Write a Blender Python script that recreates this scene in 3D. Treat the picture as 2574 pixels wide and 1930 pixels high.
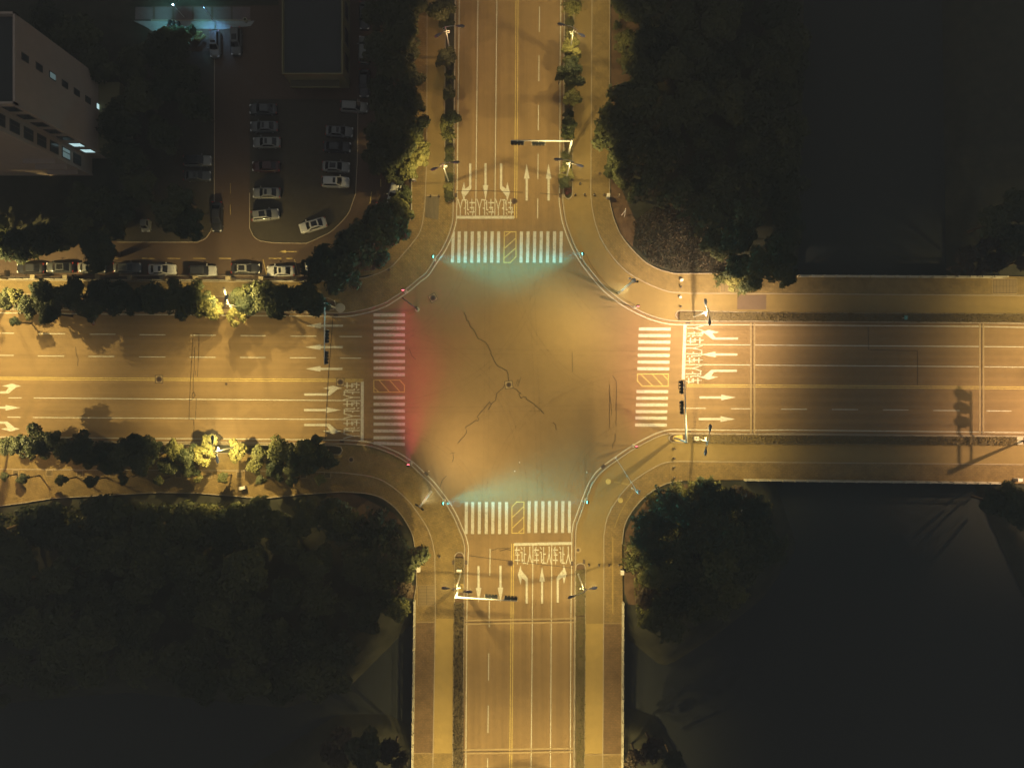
import bpy, bmesh, math, random
import numpy as np
from mathutils import Vector, Matrix
for o in list(bpy.data.objects): bpy.data.objects.remove(o)
scene = bpy.context.scene
COL = scene.collection
R = math.radians
H = 114.0                                    # drone height above the road
MPP = 15.0                                   # photo pixels per metre on the ground

# ------------------------------------------------------------------ camera
cam = bpy.data.cameras.new('camera'); cam_o = bpy.data.objects.new('camera', cam); COL.objects.link(cam_o)
cam_o.location = (0, 0, H); cam_o.rotation_euler = (0, 0, 0)
cam.sensor_width = 36; cam.lens = 36 * H / (2574 / MPP); cam.clip_start = 1; cam.clip_end = 9000
scene.camera = cam_o
# ------------------------------------------------------------------ world: dim city-lit night sky
w = bpy.data.worlds.new("World"); scene.world = w; w.use_nodes = True
bgn = w.node_tree.nodes['Background']
bgn.inputs[0].default_value = (0.98, 1.0, 0.99, 1); bgn.inputs[1].default_value = 0.16
scene.view_settings.view_transform = 'Standard'; scene.view_settings.look = 'None'
scene.view_settings.exposure = 0.0; scene.view_settings.gamma = 1.0
scene.cycles.max_bounces = 5; scene.cycles.diffuse_bounces = 2; scene.cycles.glossy_bounces = 2
scene.cycles.transmission_bounces = 2; scene.cycles.sample_clamp_indirect = 2.0
scene.cycles.use_denoising = True
STREET = .9      # overall street-lamp gain

# ------------------------------------------------------------------ helpers
def W(px, py, z=0.0):
    """photo pixel of a point standing at height z -> its place in the world"""
    k = (H - z) / H
    return Vector(((px - 1287) / MPP * k, -(py - 965) / MPP * k, z))

def tag(o, label=None, cat=None, group=None, kind=None):
    if label: o['label'] = label
    if cat: o['category'] = cat
    if group: o['group'] = group
    if kind: o['kind'] = kind
    return o

def link(o, parent=None):
    COL.objects.link(o)
    if parent is not None: o.parent = parent
    return o

def empty(name, loc, rz=0.0, label=None, cat=None, group=None):
    o = bpy.data.objects.new(name, None); COL.objects.link(o)
    o.location = loc; o.rotation_euler = (0, 0, rz); o.empty_display_size = .3
    return tag(o, label, cat, group)

class MB:
    def __init__(s): s.v = []; s.f = []
    def quad(s, *p):
        n = len(s.v); s.v += [tuple(q) for q in p]; s.f.append(tuple(range(n, n + len(p)))); return s
    def box(s, c, size, rz=0.0, top=1.0):
        n = len(s.v); cx, cy, cz = c; sx, sy, sz = [q / 2 for q in size]
        ca, sa = math.cos(rz), math.sin(rz)
        for z in (-1, 1):
            k = top if z > 0 else 1
            for x, y in ((-1, -1), (1, -1), (1, 1), (-1, 1)):
                X, Y = x * sx * k, y * sy * k
                s.v.append((cx + X * ca - Y * sa, cy + X * sa + Y * ca, cz + z * sz))
        for q in ((3, 2, 1, 0), (4, 5, 6, 7), (0, 1, 5, 4), (1, 2, 6, 5), (2, 3, 7, 6), (3, 0, 4, 7)):
            s.f.append(tuple(n + i for i in q))
        return s
    def tube(s, pts, rads, seg=8, caps=True):
        pts = [Vector(p) for p in pts]
        if not hasattr(rads, '__len__'): rads = [rads] * len(pts)
        rings = []
        for i, p in enumerate(pts):
            a = pts[max(0, i - 1)]; b = pts[min(len(pts) - 1, i + 1)]
            d = (b - a).normalized()
            up = Vector((0, 0, 1)) if abs(d.z) < .9 else Vector((1, 0, 0))
            u = d.cross(up).normalized(); v = d.cross(u).normalized()
            n = len(s.v)
            for k in range(seg):
                t = 2 * math.pi * k / seg
                s.v.append(tuple(p + (u * math.cos(t) + v * math.sin(t)) * rads[i]))
            rings.append(n)
        for a, b in zip(rings, rings[1:]):
            for k in range(seg):
                s.f.append((a + k, a + (k + 1) % seg, b + (k + 1) % seg, b + k))
        if caps:
            s.f.append(tuple(rings[0] + k for k in range(seg))[::-1]); s.f.append(tuple(rings[-1] + k for k in range(seg)))
        return s
    def ball(s, c, r, seg=12, rings=8, sz=1.0, half=False):
        c = Vector(c); lo = 0 if half else -math.pi / 2
        n0 = len(s.v)
        for i in range(rings + 1):
            ph = lo + (math.pi / 2 - lo) * i / rings
            for k in range(seg):
                t = 2 * math.pi * k / seg
                s.v.append((c.x + r * math.cos(ph) * math.cos(t), c.y + r * math.cos(ph) * math.sin(t), c.z + r * sz * math.sin(ph)))
        for i in range(rings):
            for k in range(seg):
                a = n0 + i * seg + k; b = n0 + i * seg + (k + 1) % seg
                s.f.append((a, b, b + seg, a + seg))
        return s
    def prism(s, pts, z0, z1):
        """pts: list of (x, y) world; closed slab"""
        area = sum(a[0] * b[1] - b[0] * a[1] for a, b in zip(pts, pts[1:] + pts[:1]))
        if area < 0: pts = pts[::-1]
        n = len(s.v); m = len(pts)
        s.v += [(x, y, z0) for x, y in pts] + [(x, y, z1) for x, y in pts]
        s.f.append(tuple(n + m + i for i in range(m))); s.f.append(tuple(n + i for i in range(m))[::-1])
        for i in range(m): s.f.append((n + i, n + (i + 1) % m, n + m + (i + 1) % m, n + m + i))
        return s
    def build(s, name, mat, parent=None, smooth=False, tri=False):
        me = bpy.data.meshes.new(name); me.from_pydata(s.v, [], s.f); me.update()
        if tri:
            bm = bmesh.new(); bm.from_mesh(me)
            bmesh.ops.triangulate(bm, faces=[f for f in bm.faces if len(f.verts) > 4], ngon_method='EAR_CLIP')
            bm.to_mesh(me); bm.free()
        if smooth: me.polygons.foreach_set('use_smooth', [True] * len(me.polygons))
        me.materials.append(mat)
        return link(bpy.data.objects.new(name, me), parent)

def px2(pts, z=0.0): return [(W(a, b, z).x, W(a, b, z).y) for a, b in pts]

# ------------------------------------------------------------------ materials
def mat(name, col, rough=.8, metal=0.0, noise=0.0, scale=1.0, emit=None, estr=0.0, coat=0.0, bump=0.0, spec=.3, col2=None, stretch=None):
    m = bpy.data.materials.new(name); m.use_nodes = True; nt = m.node_tree; N = nt.nodes; L = nt.links
    b = N['Principled BSDF']; b.inputs['Base Color'].default_value = (*col, 1); b.inputs['Roughness'].default_value = rough
    b.inputs['Metallic'].default_value = metal; b.inputs['Specular IOR Level'].default_value = spec
    if coat: b.inputs['Coat Weight'].default_value = coat; b.inputs['Coat Roughness'].default_value = .08
    if emit: b.inputs['Emission Color'].default_value = (*emit, 1); b.inputs['Emission Strength'].default_value = estr
    if noise or col2:
        tc = N.new('ShaderNodeTexCoord'); mp = N.new('ShaderNodeMapping'); L.new(tc.outputs['Object'], mp.inputs[0])
        if stretch: mp.inputs['Scale'].default_value = stretch
        n1 = N.new('ShaderNodeTexNoise'); n1.inputs['Scale'].default_value = scale; n1.inputs['Detail'].default_value = 6; n1.inputs['Roughness'].default_value = .65
        L.new(mp.outputs[0], n1.inputs['Vector'])
        rmp = N.new('ShaderNodeValToRGB'); k = noise
        c2 = col2 or col
        rmp.color_ramp.elements[0].position = .3; rmp.color_ramp.elements[1].position = .7
        rmp.color_ramp.elements[0].color = (*[x * (1 - k) for x in col], 1); rmp.color_ramp.elements[1].color = (*[x * (1 + k) for x in c2], 1)
        L.new(n1.outputs[0], rmp.inputs[0]); L.new(rmp.outputs[0], b.inputs['Base Color'])
        if bump:
            bp = N.new('ShaderNodeBump'); bp.inputs['Strength'].default_value = bump; bp.inputs['Distance'].default_value = .05
            L.new(n1.outputs[0], bp.inputs['Height']); L.new(bp.outputs[0], b.inputs['Normal'])
    return m

def asphalt(name, col, streak=.16, mott=.075, tracks=True):
    m = bpy.data.materials.new(name); m.use_nodes = True; nt = m.node_tree; N = nt.nodes; L = nt.links
    b = N['Principled BSDF']; b.inputs['Roughness'].default_value = .82; b.inputs['Specular IOR Level'].default_value = .25
    geo = N.new('ShaderNodeNewGeometry'); sep = N.new('ShaderNodeSeparateXYZ'); L.new(geo.outputs['Position'], sep.inputs[0])
    def math_(op, a, c=None, clamp=False):
        n = N.new('ShaderNodeMath'); n.operation = op; n.use_clamp = clamp
        for i, q in enumerate((a, c)):
            if q is None: continue
            if hasattr(q, 'type') or hasattr(q, 'links'): L.new(q, n.inputs[i])
            else: n.inputs[i].default_value = q
        return n.outputs[0]
    def noise(scale, vec3, detail=5, rough=.6):
        mp = N.new('ShaderNodeMapping'); mp.inputs['Scale'].default_value = vec3; L.new(geo.outputs['Position'], mp.inputs[0])
        n = N.new('ShaderNodeTexNoise'); n.inputs['Scale'].default_value = scale; n.inputs['Detail'].default_value = detail; n.inputs['Roughness'].default_value = rough
        L.new(mp.outputs[0], n.inputs['Vector']); return n.outputs[0]
    ns = noise(1.0, (.95, .015, 1)); ew = noise(1.0, (.012, .95, 1))
    sel = math_('MULTIPLY', math_('SUBTRACT', math_('ABSOLUTE', sep.outputs[1]), math_('ABSOLUTE', sep.outputs[0])), .12)
    sel = math_('ADD', sel, .5, True)
    out = math_('MAXIMUM', math_('ABSOLUTE', sep.outputs[1]), math_('ABSOLUTE', sep.outputs[0]))
    arm = math_('MULTIPLY', math_('SUBTRACT', out, 16.0), .08, True)
    mixd = N.new('ShaderNodeMix'); L.new(sel, mixd.inputs[0]); L.new(ew, mixd.inputs[2]); L.new(ns, mixd.inputs[3])
    st = math_('MULTIPLY', math_('MULTIPLY', math_('SUBTRACT', mixd.outputs[0], .5), streak * 5), math_('ADD', math_('MULTIPLY', arm, .8), .2))
    mo = math_('MULTIPLY', math_('SUBTRACT', noise(.12, (1, 1, 1), 6, .55), .5), mott * 4)
    fi = math_('MULTIPLY', math_('SUBTRACT', noise(9.0, (1, 1, 1), 3, .7), .5), .55)
    cz = noise(.9, (1, 1, 1), 7, .7)
    cr = math_('MULTIPLY', math_('SUBTRACT', cz, .5), .35)
    f = math_('ADD', math_('ADD', math_('ADD', st, mo), math_('ADD', fi, cr)), 1.0)
    vm = N.new('ShaderNodeVectorMath'); vm.operation = 'SCALE'; vm.inputs[0].default_value = col; L.new(f, vm.inputs['Scale'])
    L.new(vm.outputs[0], b.inputs['Base Color'])
    bp = N.new('ShaderNodeBump'); bp.inputs['Strength'].default_value = .25; bp.inputs['Distance'].default_value = .02
    L.new(noise(14.0, (1, 1, 1), 3, .7), bp.inputs['Height']); L.new(bp.outputs[0], b.inputs['Normal'])
    return m

def brick(name, col, rot=0.0, dark=.55):
    m = bpy.data.materials.new(name); m.use_nodes = True; nt = m.node_tree; N = nt.nodes; L = nt.links
    b = N['Principled BSDF']; b.inputs['Roughness'].default_value = .85; b.inputs['Specular IOR Level'].default_value = .2
    geo = N.new('ShaderNodeNewGeometry'); mp = N.new('ShaderNodeMapping'); mp.inputs['Rotation'].default_value = (0, 0, rot)
    L.new(geo.outputs['Position'], mp.inputs[0])
    bt = N.new('ShaderNodeTexBrick'); bt.inputs['Scale'].default_value = 1.0
    bt.inputs['Brick Width'].default_value = .6; bt.inputs['Row Height'].default_value = .3; bt.inputs['Mortar Size'].default_value = .035
    bt.inputs['Color1'].default_value = (*[c * 1.08 for c in col], 1); bt.inputs['Color2'].default_value = (*[c * .86 for c in col], 1)
    bt.inputs['Mortar'].default_value = (*[c * dark for c in col], 1)
    L.new(mp.outputs[0], bt.inputs['Vector'])
    n = N.new('ShaderNodeTexNoise'); n.inputs['Scale'].default_value = .5; n.inputs['Detail'].default_value = 8; n.inputs['Roughness'].default_value = .75
    L.new(geo.outputs['Position'], n.inputs['Vector'])
    mr = N.new('ShaderNodeMapRange'); mr.inputs[1].default_value = .3; mr.inputs[2].default_value = .7; mr.inputs[3].default_value = .74; mr.inputs[4].default_value = 1.3
    L.new(n.outputs[0], mr.inputs[0])
    n2 = N.new('ShaderNodeTexNoise'); n2.inputs['Scale'].default_value = 3.2; n2.inputs['Detail'].default_value = 5; n2.inputs['Roughness'].default_value = .8
    L.new(geo.outputs['Position'], n2.inputs['Vector']); m2 = N.new('ShaderNodeMapRange'); m2.inputs[1].default_value = .35; m2.inputs[2].default_value = .65; m2.inputs[3].default_value = .76; m2.inputs[4].default_value = 1.2
    L.new(n2.outputs[0], m2.inputs[0]); mu = N.new('ShaderNodeMath'); mu.operation = 'MULTIPLY'; L.new(mr.outputs[0], mu.inputs[0]); L.new(m2.outputs[0], mu.inputs[1])
    vm = N.new('ShaderNodeVectorMath'); vm.operation = 'SCALE'; L.new(bt.outputs['Color'], vm.inputs[0]); L.new(mu.outputs[0], vm.inputs['Scale'])
    L.new(vm.outputs[0], b.inputs['Base Color'])
    return m

def leafmat(name, c1, c2, sc=1.4):
    m = bpy.data.materials.new(name); m.use_nodes = True; nt = m.node_tree; N = nt.nodes; L = nt.links
    b = N['Principled BSDF']; b.inputs['Roughness'].default_value = .6; b.inputs['Specular IOR Level'].default_value = .25
    tc = N.new('ShaderNodeTexCoord'); n = N.new('ShaderNodeTexNoise'); n.inputs['Scale'].default_value = sc; n.inputs['Detail'].default_value = 3
    L.new(tc.outputs['Object'], n.inputs['Vector'])
    oi = N.new('ShaderNodeObjectInfo'); ad = N.new('ShaderNodeMath'); ad.operation = 'MULTIPLY_ADD'; ad.inputs[1].default_value = .5
    L.new(oi.outputs['Random'], ad.inputs[0]); sb = N.new('ShaderNodeMath'); sb.operation = 'SUBTRACT'; sb.inputs[1].default_value = .25
    L.new(n.outputs[0], sb.inputs[0]); L.new(sb.outputs[0], ad.inputs[2])
    r = N.new('ShaderNodeValToRGB'); r.color_ramp.elements[0].position = .25; r.color_ramp.elements[1].position = .75
    r.color_ramp.elements[0].color = (*c1, 1); r.color_ramp.elements[1].color = (*c2, 1)
    L.new(ad.outputs[0], r.inputs[0]); L.new(r.outputs[0], b.inputs['Base Color'])
    tr = N.new('ShaderNodeBsdfTranslucent'); L.new(r.outputs[0], tr.inputs[0])
    mx = N.new('ShaderNodeMixShader'); mx.inputs[0].default_value = .25
    L.new(b.outputs[0], mx.inputs[1]); L.new(tr.outputs[0], mx.inputs[2]); L.new(mx.outputs[0], N['Material Output'].inputs[0])
    return m

M = {}
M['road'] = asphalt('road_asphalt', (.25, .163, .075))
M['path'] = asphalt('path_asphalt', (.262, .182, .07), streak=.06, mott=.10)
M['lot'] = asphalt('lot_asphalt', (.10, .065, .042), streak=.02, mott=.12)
M['white'] = mat('road_paint_white', (.56, .53, .44), .7, noise=.10, scale=3)
M['yellow'] = mat('road_paint_yellow', (.60, .45, .15), .7, noise=.08, scale=3)
M['tar'] = mat('crack_seal', (.045, .028, .02), .6)
M['kerb'] = mat('kerb_stone', (.38, .31, .22), .85, noise=.12, scale=1.2)
M['concrete'] = mat('bridge_concrete', (.36, .25, .085), .85, noise=.08, scale=.8)
M['joint'] = mat('joint_concrete', (.37, .27, .145), .85, noise=.08, scale=1.5)
M['brickA'] = brick('paving_brick', (.25, .175, .072), R(45), .72)
M['brickB'] = brick('paving_brick_square', (.25, .17, .07), 0, .72)
M['brickC'] = brick('paving_brick_worn', (.25, .17, .068), R(20), .7)
M['soil'] = mat('bare_soil', (.13, .08, .045), .95, noise=.35, scale=.7)
M['grass'] = mat('ground_grass', (.034, .034, .021), .95, noise=.3, scale=.5, col2=(.046, .044, .027))
M['water'] = mat('river_water', (.027, .03, .028), .5, spec=.15, noise=.05, scale=.05)
M['hedgecore'] = mat('hedge_core', (.13, .095, .045), .95)
M['leafD'] = leafmat('leaf_dark', (.032, .043, .02), (.095, .10, .04))
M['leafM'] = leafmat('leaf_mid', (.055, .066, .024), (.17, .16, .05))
M['leafL'] = leafmat('leaf_lamplit', (.12, .115, .035), (.30, .27, .09))  # lamplight on the lit crowns is put into this paler leaf colour
M['leafB'] = leafmat('leaf_brown', (.03, .025, .015), (.10, .07, .04), .9)
M['leafG'] = leafmat('leaf_olive', (.15, .11, .038), (.36, .26, .09), 5.0)
M['bark'] = mat('bark', (.10, .07, .045), .95, noise=.25, scale=3)
M['pole'] = mat('pole_paint_pale', (.66, .66, .60), .4, spec=.5)
M['poledark'] = mat('pole_paint_dark', (.07, .05, .045), .5)
M['head'] = mat('lamp_head_grey', (.20, .19, .19), .45, metal=.3)
M['head_lit'] = mat('lamp_head_lit', (.62, .62, .60), .4)  # grey head lightened: light from the other lamp put into the colour
M['lens'] = mat('lamp_lens', (.8, .7, .5), .3, emit=(1, .62, .2), estr=6)
M['lensoff'] = mat('lamp_lens_off', (.5, .5, .48), .2)
M['black'] = mat('signal_black', (.02, .022, .022), .5)
M['rim'] = mat('signal_rim', (.45, .42, .36), .5)
M['cyan'] = mat('signal_green', (.1, .8, .65), .4, emit=(.15, 1, .85), estr=9)
M['red'] = mat('signal_red', (.8, .05, .08), .4, emit=(1, .12, .16), estr=9)
M['glass'] = mat('car_glass', (.012, .012, .013), .08, spec=.5)
M['tyre'] = mat('tyre_rubber', (.02, .02, .02), .9)
M['rimm'] = mat('wheel_rim', (.4, .4, .4), .35, metal=.7)
M['lampw'] = mat('headlamp_glass', (.6, .6, .58), .15)
M['lampr'] = mat('tail_lamp', (.35, .03, .02), .3)
M['wall'] = mat('wall_render', (.42, .33, .27), .9, noise=.06, scale=.6)
M['wall2'] = mat('wall_tan', (.19, .17, .085), .9, noise=.08, scale=.6)
M['roof'] = mat('roof_felt', (.05, .052, .05), .95, noise=.08, scale=.4)
M['frame'] = mat('window_frame', (.09, .08, .07), .6)
M['pane'] = mat('window_pane', (.05, .055, .06), .12)
M['panel'] = mat('window_pane_lit', (.5, .6, .62), .3, emit=(.62, .92, .95), estr=.9)
M['panelm'] = mat('window_pane_dim', (.3, .4, .42), .3, emit=(.45, .70, .72), estr=.16)
M['iron'] = mat('cast_iron', (.10, .065, .05), .6, metal=.2, noise=.2, scale=8)
M['fence'] = mat('fence_steel', (.05, .035, .03), .6)
M['stone'] = mat('pale_stone', (.50, .45, .34), .8, noise=.08, scale=3)
M['pillar'] = mat('pillar_render', (.27, .22, .13), .85, noise=.1, scale=2)
M['cabinet'] = mat('cabinet_steel', (.50, .47, .38), .5)
M['redleaf'] = leafmat('leaf_red', (.09, .02, .02), (.22, .05, .04), 3)
M['pinkbox'] = mat('planter_pale', (.6, .5, .45), .7)
M['signblue'] = mat('sign_blue', (.12, .08, .42), .5)
M['signred'] = mat('sign_red', (.45, .05, .07), .5)
M['signwhite'] = mat('sign_white', (.75, .68, .6), .5)
M['teal'] = mat('sign_teal', (.12, .36, .33), .5)

def wear(m, under, amount=.60, scale=2.2):
    nt = m.node_tree; N = nt.nodes; L = nt.links; b = N['Principled BSDF']; src = b.inputs['Base Color'].links[0].from_socket
    geo = N.new('ShaderNodeNewGeometry'); n = N.new('ShaderNodeTexNoise'); n.inputs['Scale'].default_value = scale; n.inputs['Detail'].default_value = 9; n.inputs['Roughness'].default_value = .8
    L.new(geo.outputs['Position'], n.inputs['Vector']); mr = N.new('ShaderNodeMapRange'); mr.inputs[1].default_value = amount - .05; mr.inputs[2].default_value = amount + .09; mr.inputs[4].default_value = .85
    L.new(n.outputs[0], mr.inputs[0]); mx = N.new('ShaderNodeMix'); mx.data_type = 'RGBA'; L.new(mr.outputs[0], mx.inputs[0]); L.new(src, mx.inputs[6]); mx.inputs[7].default_value = (*under, 1)
    L.new(mx.outputs[2], b.inputs['Base Color'])
wear(M['white'], (.30, .22, .12), .57); wear(M['yellow'], (.30, .20, .09), .56)
# ------------------------------------------------------------------ polylines (photo pixels)
E_NW = [(1155, -120), (1154.6, 0), (1151, 300), (1149, 490), (1147.5, 549), (1142, 576), (1133, 602), (1118, 632), (1100, 658), (1077, 692), (1057, 708), (1035, 727), (1015, 741.8), (990, 758), (970, 770), (934, 783), (900, 791), (870, 795.5), (840, 796), (801, 794.7), (344, 790.6), (0, 786.5), (-140, 785)]
E_SW = [(-140, 1096.5), (0, 1097.7), (396, 1102), (554, 1102.6), (870, 1106), (915, 1109), (956, 1119), (1002, 1138), (1032, 1157), (1045, 1167), (1066, 1187), (1090, 1210), (1107, 1231), (1125, 1255), (1139, 1277.5), (1151, 1300), (1161, 1323.6), (1170, 1345), (1176, 1366), (1177.4, 1384), (1175.5, 1421), (1173, 1584), (1171, 1930), (1170, 2050)]
E_SE = [(1432, 2050), (1433.5, 1930), (1435, 1567), (1436.5, 1448), (1437.6, 1340), (1440.5, 1318), (1449.5, 1293), (1461.8, 1258.5), (1476, 1222), (1485, 1205), (1498, 1187), (1522, 1166), (1549, 1147), (1575, 1129), (1603, 1112), (1628, 1099), (1652, 1088), (1679, 1080.5), (1700, 1079.5), (1733, 1080), (1885, 1081.5), (1974, 1080.5), (2574, 1087), (2720, 1088)]
E_NE = [(2720, 825), (2574, 823), (2462, 820.7), (1974, 817), (1888, 816.5), (1717, 816.5), (1690, 815.5), (1663, 811), (1630, 801), (1600, 787.5), (1574, 773.5), (1548, 756), (1515, 729), (1488, 698), (1461, 663), (1440, 628), (1424, 590), (1413, 556), (1408, 525), (1405.5, 500), (1407, 450), (1408, 163), (1410, 0), (1410.5, -120)]

def smooth(pts, step=6.0):
    """resample so the curves are round (Catmull-Rom through short spans only)"""
    out = []
    for i in range(len(pts) - 1):
        p0 = pts[max(0, i - 1)]; p1 = pts[i]; p2 = pts[i + 1]; p3 = pts[min(len(pts) - 1, i + 2)]
        d = math.dist(p1, p2)
        if d > 60 or math.dist(p0, p1) > 60 or math.dist(p2, p3) > 60:
            out.append(p1); continue
        n = max(1, int(d / step))
        for k in range(n):
            t = k / n
            out.append(tuple(.5 * (2 * p1[j] + (p2[j] - p0[j]) * t + (2 * p0[j] - 5 * p1[j] + 4 * p2[j] - p3[j]) * t * t + (3 * p1[j] - p0[j] - 3 * p2[j] + p3[j]) * t ** 3) for j in (0, 1)))
    out.append(pts[-1]); return out

def offset(pts, d):
    out = []
    for i, p in enumerate(pts):
        a = pts[max(0, i - 1)]; b = pts[min(len(pts) - 1, i + 1)]
        dx, dy = b[0] - a[0], b[1] - a[1]; l = math.hypot(dx, dy) or 1
        out.append((p[0] + dy / l * d, p[1] - dx / l * d))
    return out

def band(mb, pts, d0, d1, z0, z1):
    a = px2(offset(pts, d0)); b = px2(offset(pts, d1))
    n = len(mb.v); m = len(a)
    for (p, q) in zip(a, b): mb.v += [(*p, z1), (*q, z1), (*p, z0), (*q, z0)]
    for i in range(m - 1):
        k = n + 4 * i
        mb.f += [(k, k + 4, k + 5, k + 1), (k, k + 2, k + 6, k + 4), (k + 1, k + 5, k + 7, k + 3)]
    mb.f += [(n, n + 1, n + 3, n + 2), (n + 4 * (m - 1), n + 4 * (m - 1) + 2, n + 4 * (m - 1) + 3, n + 4 * (m - 1) + 1)]
    return mb

def sheet(mb, pts, z): mb.quad(*[(*p, z) for p in px2(pts)]); return mb
def line(mb, a, b, wpx, z, ext=0.0):
    dx, dy = b[0] - a[0], b[1] - a[1]; l = math.hypot(dx, dy) or 1; ux, uy = dx / l, dy / l
    a = (a[0] - ux * ext, a[1] - uy * ext); b = (b[0] + ux * ext, b[1] + uy * ext)
    nx, ny = -uy * wpx / 2, ux * wpx / 2
    return sheet(mb, [(a[0] + nx, a[1] + ny), (a[0] - nx, a[1] - ny), (b[0] - nx, b[1] - ny), (b[0] + nx, b[1] + ny)], z)
def poly_line(mb, pts, wpx, z):
    for a, b in zip(pts, pts[1:]): line(mb, a, b, wpx, z, wpx * .25)

S_NW, S_SW, S_SE, S_NE = [smooth(p) for p in (E_NW, E_SW, E_SE, E_NE)]
# travel order NW -> SW -> SE -> NE goes anticlockwise; road lies on one side: offset sign = -1 goes outward?
def outward(pts):      # sign that moves away from the crossing
    mid = pts[len(pts) // 2]; o = offset(pts, 5)[len(pts) // 2]
    return 1 if math.dist(o, (1287, 965)) > math.dist(mid, (1287, 965)) else -1
CH = [(p, outward(p)) for p in (S_NW, S_SW, S_SE, S_NE)]

# ------------------------------------------------------------------ ground with the river cut into it
RIVER = [(2000, -700), (2420, -700), (2440, 690), (2510, 1215), (2640, 1500), (2640, 2000), (2300, 2200), (1800, 2100), (1690, 1960), (1630, 1850), (1565, 1826), (1036, 1890), (960, 1850), (850, 1850), (720, 1930), (500, 2050), (-600, 2200), (-600, 1800), (300, 1720), (700, 1760), (850, 1710), (960, 1600), (1042, 1508), (1566, 1508), (1600, 1585), (1680, 1650), (1790, 1580), (1905, 1490), (1980, 1380), (1925, 1215), (1985, 690), (2000, 100)]
def river_dist(X, Y):
    P = np.array(px2(RIVER)); Q = np.roll(P, -1, axis=0)
    inside = np.zeros(X.shape, bool); dmin = np.full(X.shape, 1e9)
    for (x0, y0), (x1, y1) in zip(P, Q):
        c = ((y0 > Y) != (y1 > Y)) & (X < (x1 - x0) * (Y - y0) / ((y1 - y0) or 1e-9) + x0); inside ^= c
        dx, dy = x1 - x0, y1 - y0; t = np.clip(((X - x0) * dx + (Y - y0) * dy) / (dx * dx + dy * dy), 0, 1)
        dmin = np.minimum(dmin, np.hypot(X - x0 - t * dx, Y - y0 - t * dy))
    return np.where(inside, -dmin, dmin)
gx = np.concatenate([[-4000, -1500, -600, -250], np.arange(-140, 140.1, 1.3), [250, 600, 1500, 4000]])
gy = np.concatenate([[-4000, -1500, -600, -250], np.arange(-120, 120.1, 1.3), [250, 600, 1500, 4000]])
GX, GY = np.meshgrid(gx, gy)
D = river_dist(GX, GY)
Z = np.where(D < 0, np.clip(D * 1.0, -5.0, 0) - .14, -.14)
bump = .06 * np.sin(GX * 1.7 + GY * .6) * np.sin(GY * 1.3)
Z = Z + np.where(D > 1.5, np.clip(bump, -.06, 0.0), 0)
nx, ny = len(gx), len(gy)
verts = np.stack([GX.ravel(), GY.ravel(), Z.ravel()], 1).tolist()
faces = [(j * nx + i, j * nx + i + 1, (j + 1) * nx + i + 1, (j + 1) * nx + i) for j in range(ny - 1) for i in range(nx - 1)]
g = MB(); g.v = verts; g.f = faces
tag(g.build('ground', M['grass'], smooth=True), kind='structure')
wt = MB(); wt.quad((-4000, -4000, -2.6), (4000, -4000, -2.6), (4000, 4000, -2.6), (-4000, 4000, -2.6))
tag(wt.build('river_water', M['water']), kind='structure')

# ------------------------------------------------------------------ road slab
road_px = []
for p, s in CH: road_px += offset(p, s * 7.5)
rb = MB(); rb.prism(px2(road_px), -.45, 0.0)
tag(rb.build('road', M['road'], tri=True), kind='structure')
kb = MB()
for p, s in CH: band(kb, p, s * 7.5, s * 10.5, -.1, .13)
tag(kb.build('kerb', M['kerb']), kind='structure')
# inner (pavement) kerb lines and outer limits of every corner
L_NW = [(1074, -120), (1073, 400), (1068, 520), (1062, 563), (1052, 590), (1032, 617), (1008, 645), (983, 671), (950, 688), (920, 698), (860, 706), (780, 709), (400, 708), (0, 704), (-140, 703)]
L_NE = [(1489, -120), (1488, 0), (1485, 490), (1488, 522), (1499, 570), (1515, 608), (1542, 649), (1572, 680), (1598, 698), (1649, 722.8), (1690, 735), (1730, 737.5), (1974, 738.6), (2574, 743), (2720, 744)]
L_SE = [(2720, 1168), (2574, 1167), (1974, 1162), (1720, 1159), (1690, 1159.6), (1661, 1166), (1620, 1189), (1588, 1212), (1561, 1242), (1536, 1280), (1523, 1313), (1518, 1345), (1517.5, 1480), (1515, 1930), (1514, 2050)]
L_SW = [(1087, 2050), (1088, 1930), (1094.5, 1530), (1093, 1394), (1088, 1366), (1078, 1335), (1061, 1305), (1030, 1262), (993, 1228), (958, 1206), (915, 1194), (863, 1188), (700, 1183), (300, 1181), (0, 1178.6), (-140, 1178)]
O_NE = [(1533, -120), (1532, 400), (1532.5, 508), (1540.7, 543.8), (1559.7, 590), (1589.5, 628), (1616.6, 655), (1640, 670), (1662.7, 680), (1695, 688), (1812, 688), (1925, 690), (2003, 692), (2520, 695), (2720, 697)]
O_SE = [(2720, 1216), (2520, 1215), (1974, 1205), (1800, 1206), (1715, 1207.5), (1677, 1214), (1639, 1234), (1607, 1261), (1582, 1294), (1569, 1323.6), (1563.5, 1367), (1565, 1503), (1567, 1600), (1565, 1930), (1564, 2050)]
O_SW = [(1034, 2050), (1035, 1930), (1041, 1505), (1047, 1470), (1046, 1394), (1039, 1350), (1020, 1310), (993, 1275), (958, 1250), (917, 1239), (863, 1235), (760, 1242), (660, 1252), (600, 1247), (500, 1239), (400, 1237), (250, 1245), (130, 1252), (60, 1263), (0, 1271), (-140, 1290)]
O_NW = [(1043, -120), (1040, 300), (1036, 400), (1035, 540), (1022, 575), (975, 620), (923, 660), (880, 692), (806, 709.5)]

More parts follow.
